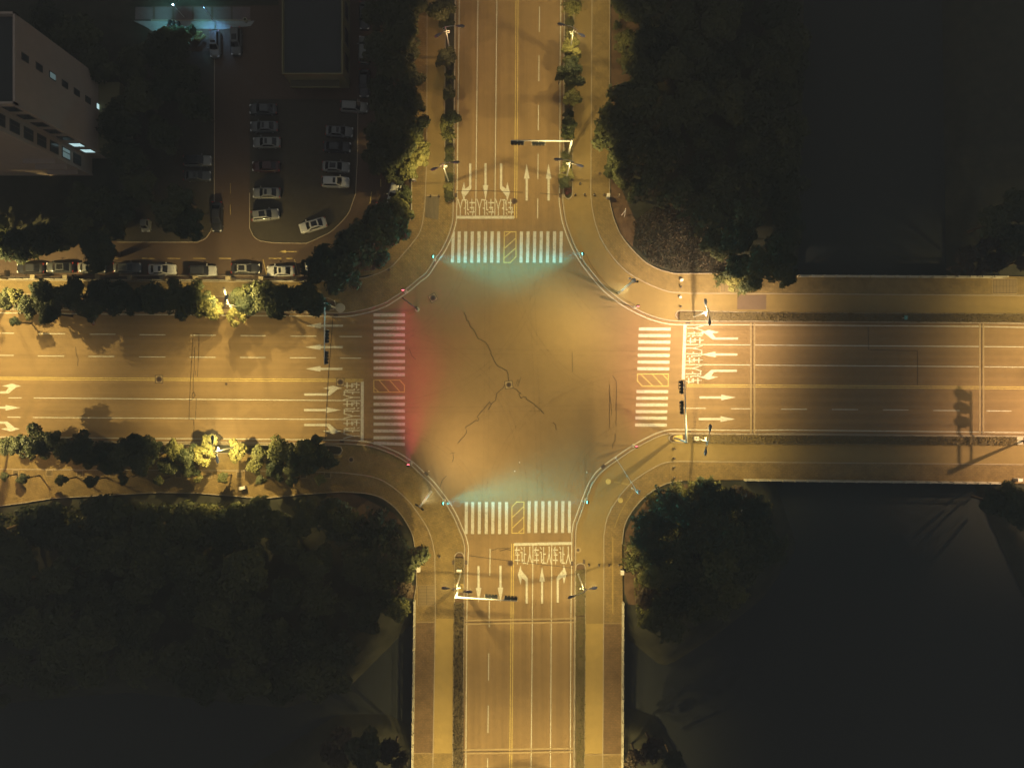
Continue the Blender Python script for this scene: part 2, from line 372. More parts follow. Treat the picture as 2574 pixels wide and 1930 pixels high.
def strip_between(name, inner, outer, z, m, flip=True, z0=-.12):
    """polygon between two polylines running the same way round"""
    mb = MB(); mb.prism(px2(list(inner) + list(outer)[::-1]), z0, z)
    return tag(mb.build(name, m, tri=True), kind='structure')
def kerbed(i): p, s = CH[i]; return offset(p, s * 10.5)
sm = {k: smooth(v, 8) for k, v in dict(L_NW=L_NW, L_NE=L_NE[::-1], L_SE=L_SE[::-1], L_SW=L_SW[::-1]).items()}
strip_between('cycle_path', kerbed(3), L_NE[::-1], .02, M['path'])
strip_between('cycle_path', kerbed(2), L_SE[::-1], .02, M['path'])
strip_between('cycle_path', kerbed(1), L_SW[::-1], .02, brick('paving_worn_path', (.25, .172, .065), R(20), .8))
strip_between('pavement', kerbed(0), L_NW, .10, M['brickA'])
strip_between('pavement', L_NE, O_NE, .10, M['brickA'], z0=-.5)
strip_between('pavement', L_SE, O_SE, .10, M['brickB'], z0=-.5)
strip_between('pavement', L_SW, O_SW, .10, M['brickC'], z0=-.5)
strip_between('pavement', L_NW[:9], O_NW, .104, M['brickB'])
tl = MB()
for Lp in (L_NW, L_NE, L_SE, L_SW): band(tl, smooth(Lp, 8), -1.0, 1.0, -.05, .125)
for Op in (O_NE[:11], O_SE[4:11], O_SW[2:]): band(tl, smooth(Op, 8), -1.0, 1.0, -.05, .14)
tag(tl.build('pavement_edging', M['kerb']), kind='structure')
# asphalt lane beside the upper left median
mb = MB(); sheet(mb, [(1075, -120), (1119, -120), (1117, 300), (1116, 492), (1072, 492), (1074, 300)], .108); tag(mb.build('cycle_path', M['path']), kind='structure')
mb = MB(); line(mb, (1072, 492), (1103, 492.5), 3.2, .112); tag(mb.build('pavement_edging', M['joint']), kind='structure')
mb = MB(); sheet(mb, [(1070.5, 494), (1105, 494), (1102, 553), (1068, 547)], .113); tag(mb.build('pavement_patch', mat('patch_dark', (.15, .12, .075), .9, noise=.3, scale=2, stretch=(1, .15, 1))), kind='structure')
# tree-lined strip beside the lower left road gets a bare soil bed etc.
# ------------------------------------------------------------------ medians (raised planted strips)
def median(name, pts, m, z=.17, soil_in=2.2, edge=True):
    mb = MB(); mb.prism(px2(pts), -.1, z); o = mb.build(name, M['kerb'], tri=True); tag(o, kind='structure')
    cx = sum(p[0] for p in pts) / len(pts); cy = sum(p[1] for p in pts) / len(pts)
    area = sum(a[0] * b[1] - b[0] * a[1] for a, b in zip(pts, pts[1:] + pts[:1]))
    loop = pts + pts[:1]
    q = [];n=len(pts)
    for i in range(n):
        a = pts[i - 1]; b = pts[i]; c = pts[(i + 1) % n]
        def nrm(p, q_): dx, dy = q_[0] - p[0], q_[1] - p[1]; l = math.hypot(dx, dy) or 1; return (-dy / l, dx / l)
        n1, n2 = nrm(a, b), nrm(b, c); vx, vy = n1[0] + n2[0], n1[1] + n2[1]; l2 = (vx * vx + vy * vy) / 2 or 1
        s = soil_in * (1 if area > 0 else -1)
        q.append((b[0] + vx * s / l2, b[1] + vy * s / l2))
    mb = MB(); mb.prism(px2(q), z - .05, z + .03); tag(mb.build('planting_bed', m, tri=True), kind='structure')
    return q
def nose(cx, cy, rx, ry, a0, a1, n=9): return [(cx + rx * math.cos(R(a0 + (a1 - a0) * i / (n - 1))), cy + ry * math.sin(R(a0 + (a1 - a0) * i / (n - 1)))) for i in range(n)]
med_NL = [(1120, -120), (1146, -120), (1142.5, 300), (1140, 470), (1137, 495), (1131, 509), (1126, 508), (1118.5, 494), (1117, 300)]
med_NR = [(1419, -120), (1445, -120), (1441, 300), (1440, 470)] + nose(1428, 485, 12, 17, 0, 180, 7) + [(1417, 300)]
med_ET = nose(1713, 792, 16, 13, 250, 90, 9) + [(1974, 809), (2574, 812.5), (2720, 813), (2720, 790), (2574, 789), (1974, 786)]
med_EB = [(1976, 1091.5), (2574, 1097), (2720, 1098), (2720, 1119), (2574, 1117.5), (1976, 1116)] + nose(1695, 1103, 14, 12, 90, 245, 8)
med_EB = [(1976, 1091.5), (2574, 1097), (2720, 1098), (2720, 1119), (2574, 1117.5), (1976, 1116), (1722, 1112.5)] + nose(1698, 1101, 18, 12, 100, 268, 8)
med_SL = nose(1155, 1400, 13, 14, 180, 360, 8) + [(1167.5, 1560), (1163, 1930), (1162, 2050), (1136, 2050), (1137, 1930), (1141, 1560)]
med_SR = nose(1459, 1424, 13, 10, 180, 360, 8) + [(1472, 1560), (1469.5, 1930), (1469, 2050), (1443.5, 2050), (1444, 1930), (1445.5, 1560)]
med_WT = [(-140, 735), (-140, 772), (0, 774), (344, 778), (801, 782.5), (838, 780), (846, 770), (842, 756), (825, 748), (600, 745), (0, 738)]
med_WB = [(-140, 1109), (0, 1110), (396, 1114), (840, 1118)] + [(858, 1122), (862, 1132), (856, 1143)] + [(600, 1140), (0, 1136), (-140, 1135)]
for nm, pts, m in (('N', med_NL, M['grass']), ('N', med_NR, M['grass']), ('E', med_ET, M['soil']), ('E', med_EB, M['soil']), ('S', med_SL, M['soil']), ('S', med_SR, M['soil']), ('W', med_WT, M['soil']), ('W', med_WB, M['grass'])):
    median('median_strip', pts, m)

# ------------------------------------------------------------------ bridges: joints, concrete footway lanes, deck edges
jb = MB()
for (a, b) in (((1172, 1563), (1436, 1558)), ((1169, 1888), (1434, 1884))):
    line(jb, (a[0] - 6, a[1] - 4), (b[0] + 6, b[1] - 4), 3.6, .016); line(jb, (a[0] - 6, a[1] + 5), (b[0] + 6, b[1] + 5), 3.6, .016)
for x in (1891.5, 2467):
    line(jb, (x - 4, 811), (x - 4, 1089), 4, .016); line(jb, (x + 5, 811), (x + 5, 1089), 4, .016)
tag(jb.build('bridge_joint', M['joint']), kind='structure')
jd = MB()
line(jd, (1166, 1563.6), (1442, 1558.8), 1.2, .018); line(jd, (1164, 1888.6), (1440, 1884.6), 1.2, .018)
line(jd, (1892, 811), (1892, 1090), 1.1, .018); line(jd, (2467.5, 812), (2467.5, 1094), 1.1, .018)
tag(jd.build('joint_gap', M['tar']), kind='structure')
cb = MB(); sheet(cb, [(1095.5, 1554), (1140, 1554), (1136, 1892), (1090, 1892)], .026); sheet(cb, [(1472.5, 1567), (1516, 1567), (1514.5, 1895), (1470.5, 1895)], .026)
tag(cb.build('bridge_footway', M['concrete']), kind='structure')
bb = MB(); sheet(bb, [(1043, 1562), (1092.5, 1562), (1087.5, 1892), (1037, 1892)], .106); sheet(bb, [(1519, 1567), (1564, 1567), (1562.5, 1893), (1516.5, 1893)], .106)
tag(bb.build('pavement', brick('paving_brick_brown', (.19, .12, .06), 0, .75)), kind='structure')
pl = MB()
line(pl, (1046, 1562.5), (1092, 1562.5), 1.6, .112); line(pl, (1518, 1566), (1564, 1566), 1.6, .112); line(pl, (1038, 1892), (1088, 1892), 1.6, .112); line(pl, (1472, 1895), (1563, 1895), 2.2, .112)
tag(pl.build('pavement_edging', M['joint']), kind='structure')
dk = MB()
dk.prism(px2([(1903, 698), (2516, 701), (2516, 1212), (1903, 1202)]), -1.6, -.5)
dk.prism(px2([(1046, 1512), (1562, 1512), (1560, 1890), (1041, 1890)]), -1.6, -.5)
tag(dk.build('bridge_deck', M['kerb']), 'concrete bridge decks carrying the right and bottom roads over dark water', kind='structure')
# paved test squares with grid lines
gm = mat('grid_slab', (.25, .18, .09), .9, noise=.1, scale=1.5)
gb = MB(); gd = MB(); ge = MB()
for (x0, y0, x1, y1, nxq, nyq) in ((1052, 1473, 1093, 1519, 2, 6), (1812, 696, 1868, 733, 6, 1), (2496, 703, 2553, 737, 7, 2)):
    sheet(gb, [(x0, y0), (x1, y0), (x1, y1), (x0, y1)], .108)
    for i in range(nxq + 1): x = x0 + (x1 - x0) * i / nxq; line(gd, (x, y0), (x, y1), .8, .114)
    for i in range(nyq + 1): y = y0 + (y1 - y0) * i / nyq; line(gd, (x0, y), (x1, y), .8, .116)
    for a, b in (((x0 - 2, y0 - 2), (x1 + 2, y0 - 2)), ((x0 - 2, y1 + 2), (x1 + 2, y1 + 2))): line(ge, a, b, 1.5, .110)
    for a, b in (((x0 - 2, y0 - 2), (x0 - 2, y1 + 2)), ((x1 + 2, y0 - 2), (x1 + 2, y1 + 2))): line(ge, a, b, 1.5, .112)
tag(gb.build('pavement_patch', gm), kind='structure'); tag(gd.build('pavement_joint', M['tar']), kind='structure'); tag(ge.build('pavement_edging', M['joint']), kind='structure')
# darker repair patches
pb = MB(); sheet(pb, [(1853, 741), (1926, 741), (1926, 778), (1853, 778)], .026); tag(pb.build('path_patch', mat('patch_brown', (.17, .115, .075), .9, noise=.1, scale=2)), kind='structure')

# ------------------------------------------------------------------ painted markings
ed = MB()
for p, s in CH: band(ed, p, -1.1, 1.1, 0.0, .004)
tag(ed.build('edge_line', M['white']), kind='structure')
ln = MB(); ZL = .006
def seg(*pts): poly_line(ln, pts, 2.1, ZL)
seg((1201.5, -120), (1201.3, 0), (1196.7, 450), (1195.5, 545)); seg((1249.2, -120), (1249, 0), (1244.7, 450), (1243.8, 545))
seg((1339.7, 1368), (1335, 1930), (1334.5, 2050)); seg((1387, 1367), (1383.5, 1930), (1383, 2050))
seg((85.4, 1000), (907, 1006.9)); seg((83.5, 1049), (907, 1054.3)); seg((21.7, 999.8), (54.3, 1000)); seg((19, 1048.2), (51.5, 1048.4)); 
seg((1722, 865.8), (1887, 867)); seg((1899, 867.3), (2462, 871)); seg((2474, 871.2), (2720, 873))
seg((1720, 916), (1887, 917.4)); seg((1899, 917.6), (2462, 921.6)); seg((2474, 921.8), (2720, 924))
for x, y0, y1 in ((1356.4, -46, 17), (1356, 17.6 + 20, 80.6)): pass
for a, b in (((1357.2, -108), (1356.8, -46)), ((1356.2, 17.6), (1355.6, 80.6)), ((1355, 141), (1354.4, 204)), ((1353.7, 265), (1353, 328)), ((1352.6, 388), (1352.1, 450)), ((1351.8, 500), (1351.3, 549)),
             ((1231.9, 1379), (1231.2, 1445.7)), ((1230, 1509), (1229.6, 1575)), ((1228.6, 1642), (1228, 1709)), ((1227.3, 1773), (1226.6, 1840.6)), ((1225.8, 1905.7), (1225, 1970))): seg(a, b)
for a, b, y in ((-100, -36, 836.5), (-28, 35, 837.3), (98, 163, 838.7), (225.7, 290, 840), (351.5, 415.5, 841.4), (480, 542.5, 842.6), (605, 667, 843.6), (731, 795, 844.7), (854, 909, 845.8),
                (-100, -36, 892.2), (-30, 34, 893), (96, 160.6, 894.6), (223, 287, 895.7), (350, 415.5, 897), (477, 541, 897.8), (604, 667, 898.4), (729, 794, 899.2), (855.6, 907.4, 900),
                (1710, 1773.4, 1025.9), (1838, 1886, 1027), (1964, 2028, 1028.2), (2091.5, 2156, 1029), (2220, 2283, 1030), (2346.5, 2411.6, 1031.5), (2480, 2542, 1032.6), (2606, 2670, 1033.8)): seg((a, y), (b, y + .3))
tag(ln.build('lane_line', M['white']), kind='structure')
cy = MB()
def dbl(pa, pb_, off):
    for s in (-1, 1):
        line(cy, (pa[0] + off[0] * s, pa[1] + off[1] * s), (pb_[0] + off[0] * s, pb_[1] + off[1] * s), 1.9, .014)
dbl((1300.4, -120), (1296.8, 450), (2.6, 0)); dbl((1296.8, 450), (1296, 549), (2.6, 0))
dbl((1288.6, 1366), (1283.8, 1930), (2.6, 0)); dbl((1283.8, 1930), (1283, 2050), (2.6, 0))
dbl((-140, 949.8), (0, 950.8), (0, 2.4)); dbl((0, 950.8), (913.6, 956.4), (0, 2.4))
dbl((1726, 968.8), (1888, 970), (0, 2.4)); dbl((1888, 970), (2574, 974.8), (0, 2.4)); dbl((2574, 974.8), (2720, 976), (0, 2.4))
tag(cy.build('centre_line', M['yellow']), kind='structure')
sl = MB()
sheet(sl, [(1146.5, 543), (1292, 543), (1292, 550.2), (1145.5, 550.2)], .008)
sheet(sl, [(1292, 1364.5), (1437.5, 1361.5), (1437.5, 1368.5), (1292, 1371.5)], .008)
sheet(sl, [(907, 958), (914.5, 958), (914.2, 1107.5), (906.6, 1107.5)], .008)
sheet(sl, [(1718, 815), (1726, 815), (1721.4, 953.5), (1713.4, 953.5)], .008)
tag(sl.build('stop_line', M['white']), kind='structure')
ar = MB(); ZA = .010
ARROW = [(2.7, 0), (-2.7, 0), (-2.7, 55), (-7, 55), (0, 92.5), (7, 55), (2.7, 55)]
TURN = [(2.7, 0), (-2.7, 0), (-2.7, 63.5), (13.3, 83.3), (15.2, 96), (22.2, 72.4), (15.5, 46.7), (12.7, 64.3), (2.7, 56.7)]
def put(shape, tail, head, mirror=False):
    """head: unit (dx, dy) in photo pixels; local x is to the driver's left"""
    fx, fy = head; lx, ly = fy, -fx
    sgn = -1 if mirror else 1
    pts = [(tail[0] + fx * v + lx * u * sgn, tail[1] + fy * v + ly * u * sgn) for u, v in shape]
    ar.quad(*[(*p, ZA) for p in px2(pts)])
U, Dn, Rt, Lf = (0, -1), (0, 1), (1, 0), (-1, 0)
put(ARROW, (1203, 1422), Dn); put(ARROW, (1258, 1421), Dn)
put(TURN, (1324, 1516), U); put(ARROW, (1362.6, 1516), U); put(TURN, (1402, 1514), U, True)
put(ARROW, (1220.5, 411), Dn); put(TURN, (1182, 411), Dn, True); put(TURN, (1259.6, 411), Dn)
put(ARROW, (1324, 504.5), U); put(ARROW, (1379, 504.5), U)
put(ARROW, (862, 818.6), Lf); put(ARROW, (861, 872.6), Lf); put(ARROW, (860.6, 927), Lf)
put(TURN, (765, 991.4), Rt); put(ARROW, (764.5, 1030.5), Rt); put(TURN, (764.5, 1068), Rt, True)
put(TURN, (-42, 986), Rt); put(ARROW, (-41, 1024.5), Rt); put(TURN, (-45, 1062), Rt, True)
put(TURN, (1855, 851), Lf, True); put(ARROW, (1853.5, 891), Lf); put(TURN, (1852, 932), Lf)
put(ARROW, (1758, 998.7), Rt); put(ARROW, (1756, 1053), Rt)
tag(ar.build('arrow_marking', M['white'], tri=True), kind='structure')
# 车让人 ("vehicles yield to people") in three lanes of every approach
CHE = [((.04, .80), (.96, .80), 'h'), ((.45, .99), (.22, .60), 'v'), ((.20, .52), (.90, .52), 'h'), ((.02, .22), (.98, .22), 'h'), ((.56, .66), (.56, 0), 'v')]
RANG = [((.08, .97), (.26, .83), 'v'), ((.02, .66), (.26, .66), 'h'), ((.26, .68), (.26, .08), 'v'), ((.26, .10), (.42, .26), 'v'), ((.64, .98), (.64, .05), 'v'), ((.64, .56), (.94, .56), 'h'), ((.42, .05), (1, .05), 'h')]
REN = [((.5, 1), (.5, .58), 'v'), ((.5, .6), (.28, .28), 'v'), ((.28, .28), (0, 0), 'v'), ((.5, .6), (.72, .28), 'v'), ((.72, .28), (1, 0), 'v')]
tx = MB()
def char(strokes, fn, zz):
    for i, (a, b, k) in enumerate(strokes):
        line(tx, fn(a), fn(b), 3.2 if k == 'h' else 2.1, zz + .0006 * i, .5)
def text(lo, hi, a, b, axis):
    """lo..hi: extents of the three characters across the lane; a = foot, b = head along travel"""
    for (c0, c1), st in zip(lo, (CHE, RANG, REN)):
        if axis == 'x': fn = lambda p, c0=c0, c1=c1: (c0 + (c1 - c0) * p[0], a + (b - a) * p[1])
        else: fn = lambda p, c0=c0, c1=c1: (a + (b - a) * p[1], c0 + (c1 - c0) * p[0])
        char(st, fn, .010)
for l3 in (((1293.6, 1306.5), (1308.5, 1323), (1325.5, 1338)), ((1342, 1354.6), (1357, 1372), (1374.5, 1386)), ((1390, 1402), (1406, 1420), (1422.5, 1434.6))): text(l3, None, 1417, 1373, 'x')
for l3 in (((1194, 1180), (1179, 1165), (1163, 1151)), ((1241.6, 1228), (1227, 1213), (1211.5, 1199)), ((1291, 1277), (1276, 1261), (1259, 1246))): text(l3, None, 501, 541.5, 'x')
for l3 in (((961, 976), (977, 991), (992.5, 1005)), ((1008, 1022), (1023.5, 1037.5), (1039, 1052)), ((1056, 1070.5), (1073, 1087), (1089, 1102))): text(l3, None, 863.5, 904.5, 'y')
for (l3, xa, xb) in ((((863, 849), (847, 833), (831.5, 818)), 1768, 1727.5), (((912.7, 899), (898, 884), (881.5, 868.6)), 1765.6, 1725), (((964, 949.5), (949, 934), (932.5, 919)), 1763, 1723)): text(l3, None, xa, xb, 'y')
tag(tx.build('lane_text', M['white']), kind='structure')
cw = MB(); ZC = .012
for x in (1138.8, 1153.8, 1170, 1186.6, 1203.4, 1220, 1236.5, 1253, 1310.3, 1326.8, 1343.7, 1360.2, 1376.8, 1393.6, 1410.4):
    if x < 1140: sheet(cw, [(1139.5, 582), (1143.5, 582), (1140.8, 660), (1133, 660), (1135, 600)], ZC)
    else: line(cw, (x + .6, 582), (x - .8, 660.5), 7.7, ZC)
for x in (1172, 1188, 1205, 1222.4, 1239, 1256, 1273): line(cw, (x + .3, 1261.5), (x - .3, 1341.5), 7.7, ZC)
for x in (1330, 1347, 1364.4, 1381, 1398, 1414.6, 1431.4): line(cw, (x + .5, 1259), (x - .5, 1338.8), 7.7, ZC)
for y in (791.5, 808, 824.9, 841.4, 858, 874.8, 891.3, 908, 925, 941.5, 999, 1015.8, 1032.4, 1049.2, 1065.7, 1082.8, 1099.6): line(cw, (939, y), (1017.8, y + .3), 7.7, ZC)
line(cw, (939, 1113), (1017.8, 1116.5), 7.7, ZC)
for i, y in enumerate((827, 843.3, 859.6, 876.4, 893, 910, 926.6)): line(cw, (1605.5 - i * .6, y), (1686 - i * .65, y + .5), 7.7, ZC)
for i, y in enumerate((984, 1000.6, 1017.2, 1034.3, 1050.3, 1067.9)): line(cw, (1600 - i * .7, y), (1679.5 - i * .7, y + .5), 7.7, ZC)
tag(cw.build('crosswalk', M['white']), kind='structure')
yb = MB()
def ybox(loop, hatch):
    for k, (a, b) in enumerate(zip(loop, loop[1:] + loop[:1])): line(yb, a, b, 2.2, .012 + .0006 * (k % 3), 1.0)
    for a, b in hatch: line(yb, a, b, 2.2, .0145)
ybox([(1267.6, 583), (1297, 583), (1297, 645.5), (1283, 660), (1266.6, 660)], [((1268.5, 595), (1284, 583)), ((1268.5, 624), (1296, 599.5)), ((1268, 648.5), (1296, 624))])
ybox([(1286.8, 1273.5), (1299, 1261), (1317, 1261), (1316.8, 1339.5), (1286.8, 1339.5)], [((1288, 1299.5), (1316, 1273)), ((1288, 1326.5), (1316, 1299.5)), ((1303, 1338.5), (1316, 1326.5))])
ybox([(939.8, 955.3), (1005, 955.3), (1016.5, 968), (1016.5, 985.5), (939.8, 985.5)], [((940.5, 974), (952, 985)), ((953, 956), (979, 985)), ((980, 956), (1006, 985))])
ybox([(1602.5, 940), (1680, 940), (1679.6, 970.5), (1614.5, 970.5), (1602, 957)], [((1611, 941), (1640, 969)), ((1640, 941), (1666, 969)), ((1665.5, 941), (1679, 954.5))])
tag(yb.build('hatched_marking', M['yellow']), kind='structure')
# ------------------------------------------------------------------ sealed cracks and cuts in the asphalt
ck = MB()
def T3(p): return (1000 + p[0] * .27125, 750 + p[1] * .27125)
def T0(p): return (p[0] * .27125, 750 + p[1] * .27125)
def crack(pts, w=.9, f=None, z=.019, j=1.2):
    pts = [f(p) for p in pts] if f else pts
    rnd = random.Random(len(pts) * 7 + int(pts[0][0])); out = []
    for a, b in zip(pts, pts[1:]):
        n = max(1, int(math.dist(a, b) / 5))
        for k in range(n): t = k / n; out.append((a[0] + (b[0] - a[0]) * t + (rnd.uniform(-j, j) * .5 if k else 0), a[1] + (b[1] - a[1]) * t + (rnd.uniform(-j, j) * .5 if k else 0)))
    out.append(pts[-1]); poly_line(ck, out, w * 1.6, z)
crack([(615, 130), (632, 165), (637, 205), (655, 210), (670, 260), (705, 290), (740, 370), (775, 385), (815, 405), (865, 495), (862, 515), (905, 600), (930, 630), (1010, 668), (1022, 700), (1028, 765)], 1.0, T3)
crack([(1070, 830), (1100, 845), (1140, 880), (1120, 885), (1140, 925), (1165, 910), (1190, 915), (1190, 932), (1260, 975), (1300, 1015), (1320, 1030), (1355, 1068)], .9, T3)
crack([(990, 800), (970, 835), (915, 880), (907, 945), (868, 975), (840, 1028)], .9, T3)
crack([(865, 985), (850, 958), (840, 970), (735, 1095), (750, 1115), (742, 1135), (722, 1130), (665, 1172), (630, 1188), (638, 1245), (615, 1275), (555, 1340)], .9, T3)
crack([(1437, 1147), (1462, 1170), (1468, 1218)], .8, T3); crack([(1616, 495), (1617, 685)], .7, T3, j=.2)
crack([(1990, 715), (2026, 770), (2022, 1182)], .7, T3, j=.4); crack([(1962, 800), (1960, 1200)], .7, T3, j=.3); crack([(1970, 910), (1980, 1080)], .6, T3)
crack([(2015, 1250), (2012, 1320), (1995, 1340), (1987, 1390)], .8, T3); crack([(482, 1438), (530, 1428)], .8, T3); crack([(512, 1440), (518, 1480), (502, 1515)], .8, T3)
crack([(108, 470), (130, 530), (165, 565)], .8, T3); crack([(1090, 810), (1115, 745)], .5, T3, j=.2); crack([(1103, 815), (1128, 750)], .5, T3, j=.2); crack([(1115, 815), (1143, 725)], .5, T3, j=.2)
crack([(1790, 325), (1780, 500), (1768, 720), (1757, 940), (1752, 1118), (1795, 1120), (1800, 1200), (1792, 1250), (1800, 1295)], .9, T0, j=.5)
crack([(1845, 330), (1840, 540), (1830, 725)], .8, T0, j=.5); crack([(1820, 925), (1812, 1118)], .7, T0, j=.4); crack([(1790, 325), (1845, 328)], .7, T0, j=.2)
crack([(1805, 455), (1800, 650), (1792, 740), (1790, 860), (1800, 870)], .8, T0, j=.8); crack([(1810, 670), (1812, 710)], .7, T0)
crack([(1785, 875), (1780, 910), (1790, 925), (1810, 895), (1795, 872), (1785, 875)], 1.0, T0); crack([(1757, 945), (1785, 935)], .8, T0)
crack([(700, 450), (708, 520), (725, 560), (720, 628)], .7, T0)
crack([(837, 796), (829, 900), (825, 953), (820, 1050), (818, 1103)], 1.0, j=.3)
crack([(1148, 480), (1220, 479.5), (1313, 484)], .8, j=.2); crack([(1357, 486), (1401, 490)], .7, j=.2)
crack([(1180, 1396), (1279, 1409)], .8, j=.2); crack([(1294, 1410), (1440, 1427)], .7, j=.2)
crack([(1234, 1384), (1250, 1378), (1283, 1377.5)], .8); crack([(1256, 1384), (1272, 1380), (1284, 1383)], 1.0)
crack([(1106, 1224), (1112, 1206), (1122, 1196)], .9); crack([(2182, 822), (2183, 879), (2306, 882), (2306, 967)], .7, j=.2)
crack([(1438, 501), (1441, 560), (1448, 595), (1461, 631)], 1.0, j=.3)
for dx in (0,): poly_line(ck, offset(smooth([(1462, 632), (1475, 665), (1500, 700), (1530, 732), (1560, 757), (1600, 779)]), 9.0)[2:-2], .9, .028)
tag(ck.build('crack_seal', M['tar']), kind='structure')
# faint worn tyre tracks that turn through the crossing
tm = bpy.data.materials.new('tyre_track'); tm.use_nodes = True; nt = tm.node_tree; N = nt.nodes
N['Principled BSDF'].inputs['Base Color'].default_value = (.09, .055, .03, 1); N['Principled BSDF'].inputs['Roughness'].default_value = .85
geo = N.new('ShaderNodeNewGeometry'); nn_ = N.new('ShaderNodeTexNoise'); nn_.inputs['Scale'].default_value = .6; nn_.inputs['Detail'].default_value = 8; nn_.inputs['Roughness'].default_value = .8
nt.links.new(geo.outputs['Position'], nn_.inputs['Vector']); mr = N.new('ShaderNodeMapRange'); mr.inputs[1].default_value = .4; mr.inputs[2].default_value = .8; mr.inputs[4].default_value = .26
nt.links.new(nn_.outputs[0], mr.inputs[0]); nt.links.new(mr.outputs[0], N['Principled BSDF'].inputs['Alpha'])
tt = MB(); rt = random.Random(4)
def arc_track(p0, p1, p2, k):
    for off in (-6, 6):
        pts = []
        for i in range(29):
            t = i / 28; pts.append(((1 - t) ** 2 * p0[0] + 2 * t * (1 - t) * p1[0] + t * t * p2[0], (1 - t) ** 2 * p0[1] + 2 * t * (1 - t) * p1[1] + t * t * p2[1]))
        band(tt, pts, off - 1.6, off + 1.6, .0, .0015 + .0001 * k)
for k, (a, b_, c_) in enumerate((((1182, 545), (1180, 830), (930, 872)), ((1320, 1260), (1310, 850), (930, 820)), ((1270, 545), (1290, 1020), (1680, 1000)), ((930, 1070), (1190, 1080), (1230, 1340)), ((930, 1020), (1330, 1010), (1380, 580)),
    ((1680, 850), (1420, 840), (1390, 590)), ((1680, 930), (1240, 930), (1210, 1340)), ((1420, 1340), (1410, 1060), (1680, 1050)), ((1360, 1340), (1350, 960), (1330, 590)), ((1220, 550), (1230, 960), (1215, 1340)), ((930, 1030), (1290, 1030), (1680, 1020)), ((1680, 890), (1290, 885), (930, 880)))): arc_track(a, b_, c_, k)
tag(tt.build('tyre_track', tm), kind='structure')
# dark gutter line that runs inside the kerb
gl = MB()
for p, s in CH: band(gl, p, s * 6.2, s * 7.3, 0.0, .005)
tag(gl.build('gutter', mat('gutter_dark', (.10, .06, .035), .9)), kind='structure')

# ------------------------------------------------------------------ car park
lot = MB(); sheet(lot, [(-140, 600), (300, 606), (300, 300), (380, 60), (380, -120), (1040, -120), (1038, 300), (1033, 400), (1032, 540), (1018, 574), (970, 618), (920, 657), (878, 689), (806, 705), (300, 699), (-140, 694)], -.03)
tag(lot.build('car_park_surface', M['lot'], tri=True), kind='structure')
is1 = [(628, 250), (628, 574), (634, 592), (652, 605), (680, 609), (771, 611), (825, 587), (860, 556), (880, 530), (894, 487), (898, 400), (899, 290), (898, 250)]
is2 = [(296, 608), (496, 608), (515, 600), (530, 580), (538, 560), (538, 485), (538, 130), (300, 130)]
gmix = mat('grass_paver', (.06, .05, .034), .95, noise=.2, scale=1.2)
for pts in (is1, is2):
    mb = MB(); mb.prism(px2(pts), -.1, .03); tag(mb.build('parking_island', gmix, tri=True), kind='structure')
kb2 = MB(); band(kb2, smooth([(628, 485), (628, 574), (636, 592), (655, 606), (690, 611), (771, 612), (825, 587), (860, 556), (880, 528), (894, 487), (898.5, 400), (899.5, 290), (899, 250)]), -.8, .8, -.05, .09)
band(kb2, smooth([(296, 609), (496, 609), (515, 601), (530, 581), (539, 560), (539, 485)]), -.8, .8, -.05, .09); band(kb2, [(539, 485), (539, 130)], -.7, .7, -.05, .09)
band(kb2, [(300, 692.5), (780, 693.5)], -1.2, 1.2, -.05, .12)
band(kb2, [(382, 54), (380, 52), (630, 52)], -1.0, 1.0, -.05, .09)
tag(kb2.build('car_park_kerb', M['kerb']), kind='structure')
dm = MB()
for a, b in ((266, 295), (357, 388), (421, 453), (485, 517), (550, 581), (676, 708), (720, 735)): line(dm, (a, 649.5), (b, 650), 1.5, -.022)
for a in (661, 740): line(dm, (a, 652), (a + 9, 690), 1.2, -.022)
sheet(dm, [(702, 632.5), (718, 628.5), (718, 631.7), (746, 631.9), (746, 633.4), (718, 633.4), (718, 636)], -.022)
for y in (487, 540): line(dm, (579, y - 26), (579, y), .8, -.022)
line(dm, (934, 482), (930, 512), 2, -.022); line(dm, (957, 450), (957, 470), 1.6, -.022); line(dm, (978, 400), (977, 455), 1.2, -.022)
tag(dm.build('parking_line', M['yellow'], tri=True), kind='structure')
# blue lit court at the top
ct = MB()
for i in range(6): sheet(ct, [(340 + i * 49, 18), (384 + i * 49, 18), (384 + i * 49, 50), (340 + i * 49, 50)], -.018)
tag(ct.build('court_paving', mat('court_brick', (.16, .12, .11), .9, noise=.15, scale=1)), kind='structure')
ct = MB(); sheet(ct, [(335, 53), (640, 53), (630, 66), (560, 74), (480, 72), (440, 76), (400, 90), (370, 70)], -.014); tag(ct.build('court_footway', mat('court_slab', (.30, .31, .30), .9, noise=.15, scale=1)), kind='structure')
ct = MB(); sheet(ct, [(335, -60), (700, -60), (700, 14), (335, 16)], -.016); tag(ct.build('lawn', M['grass']), kind='structure')

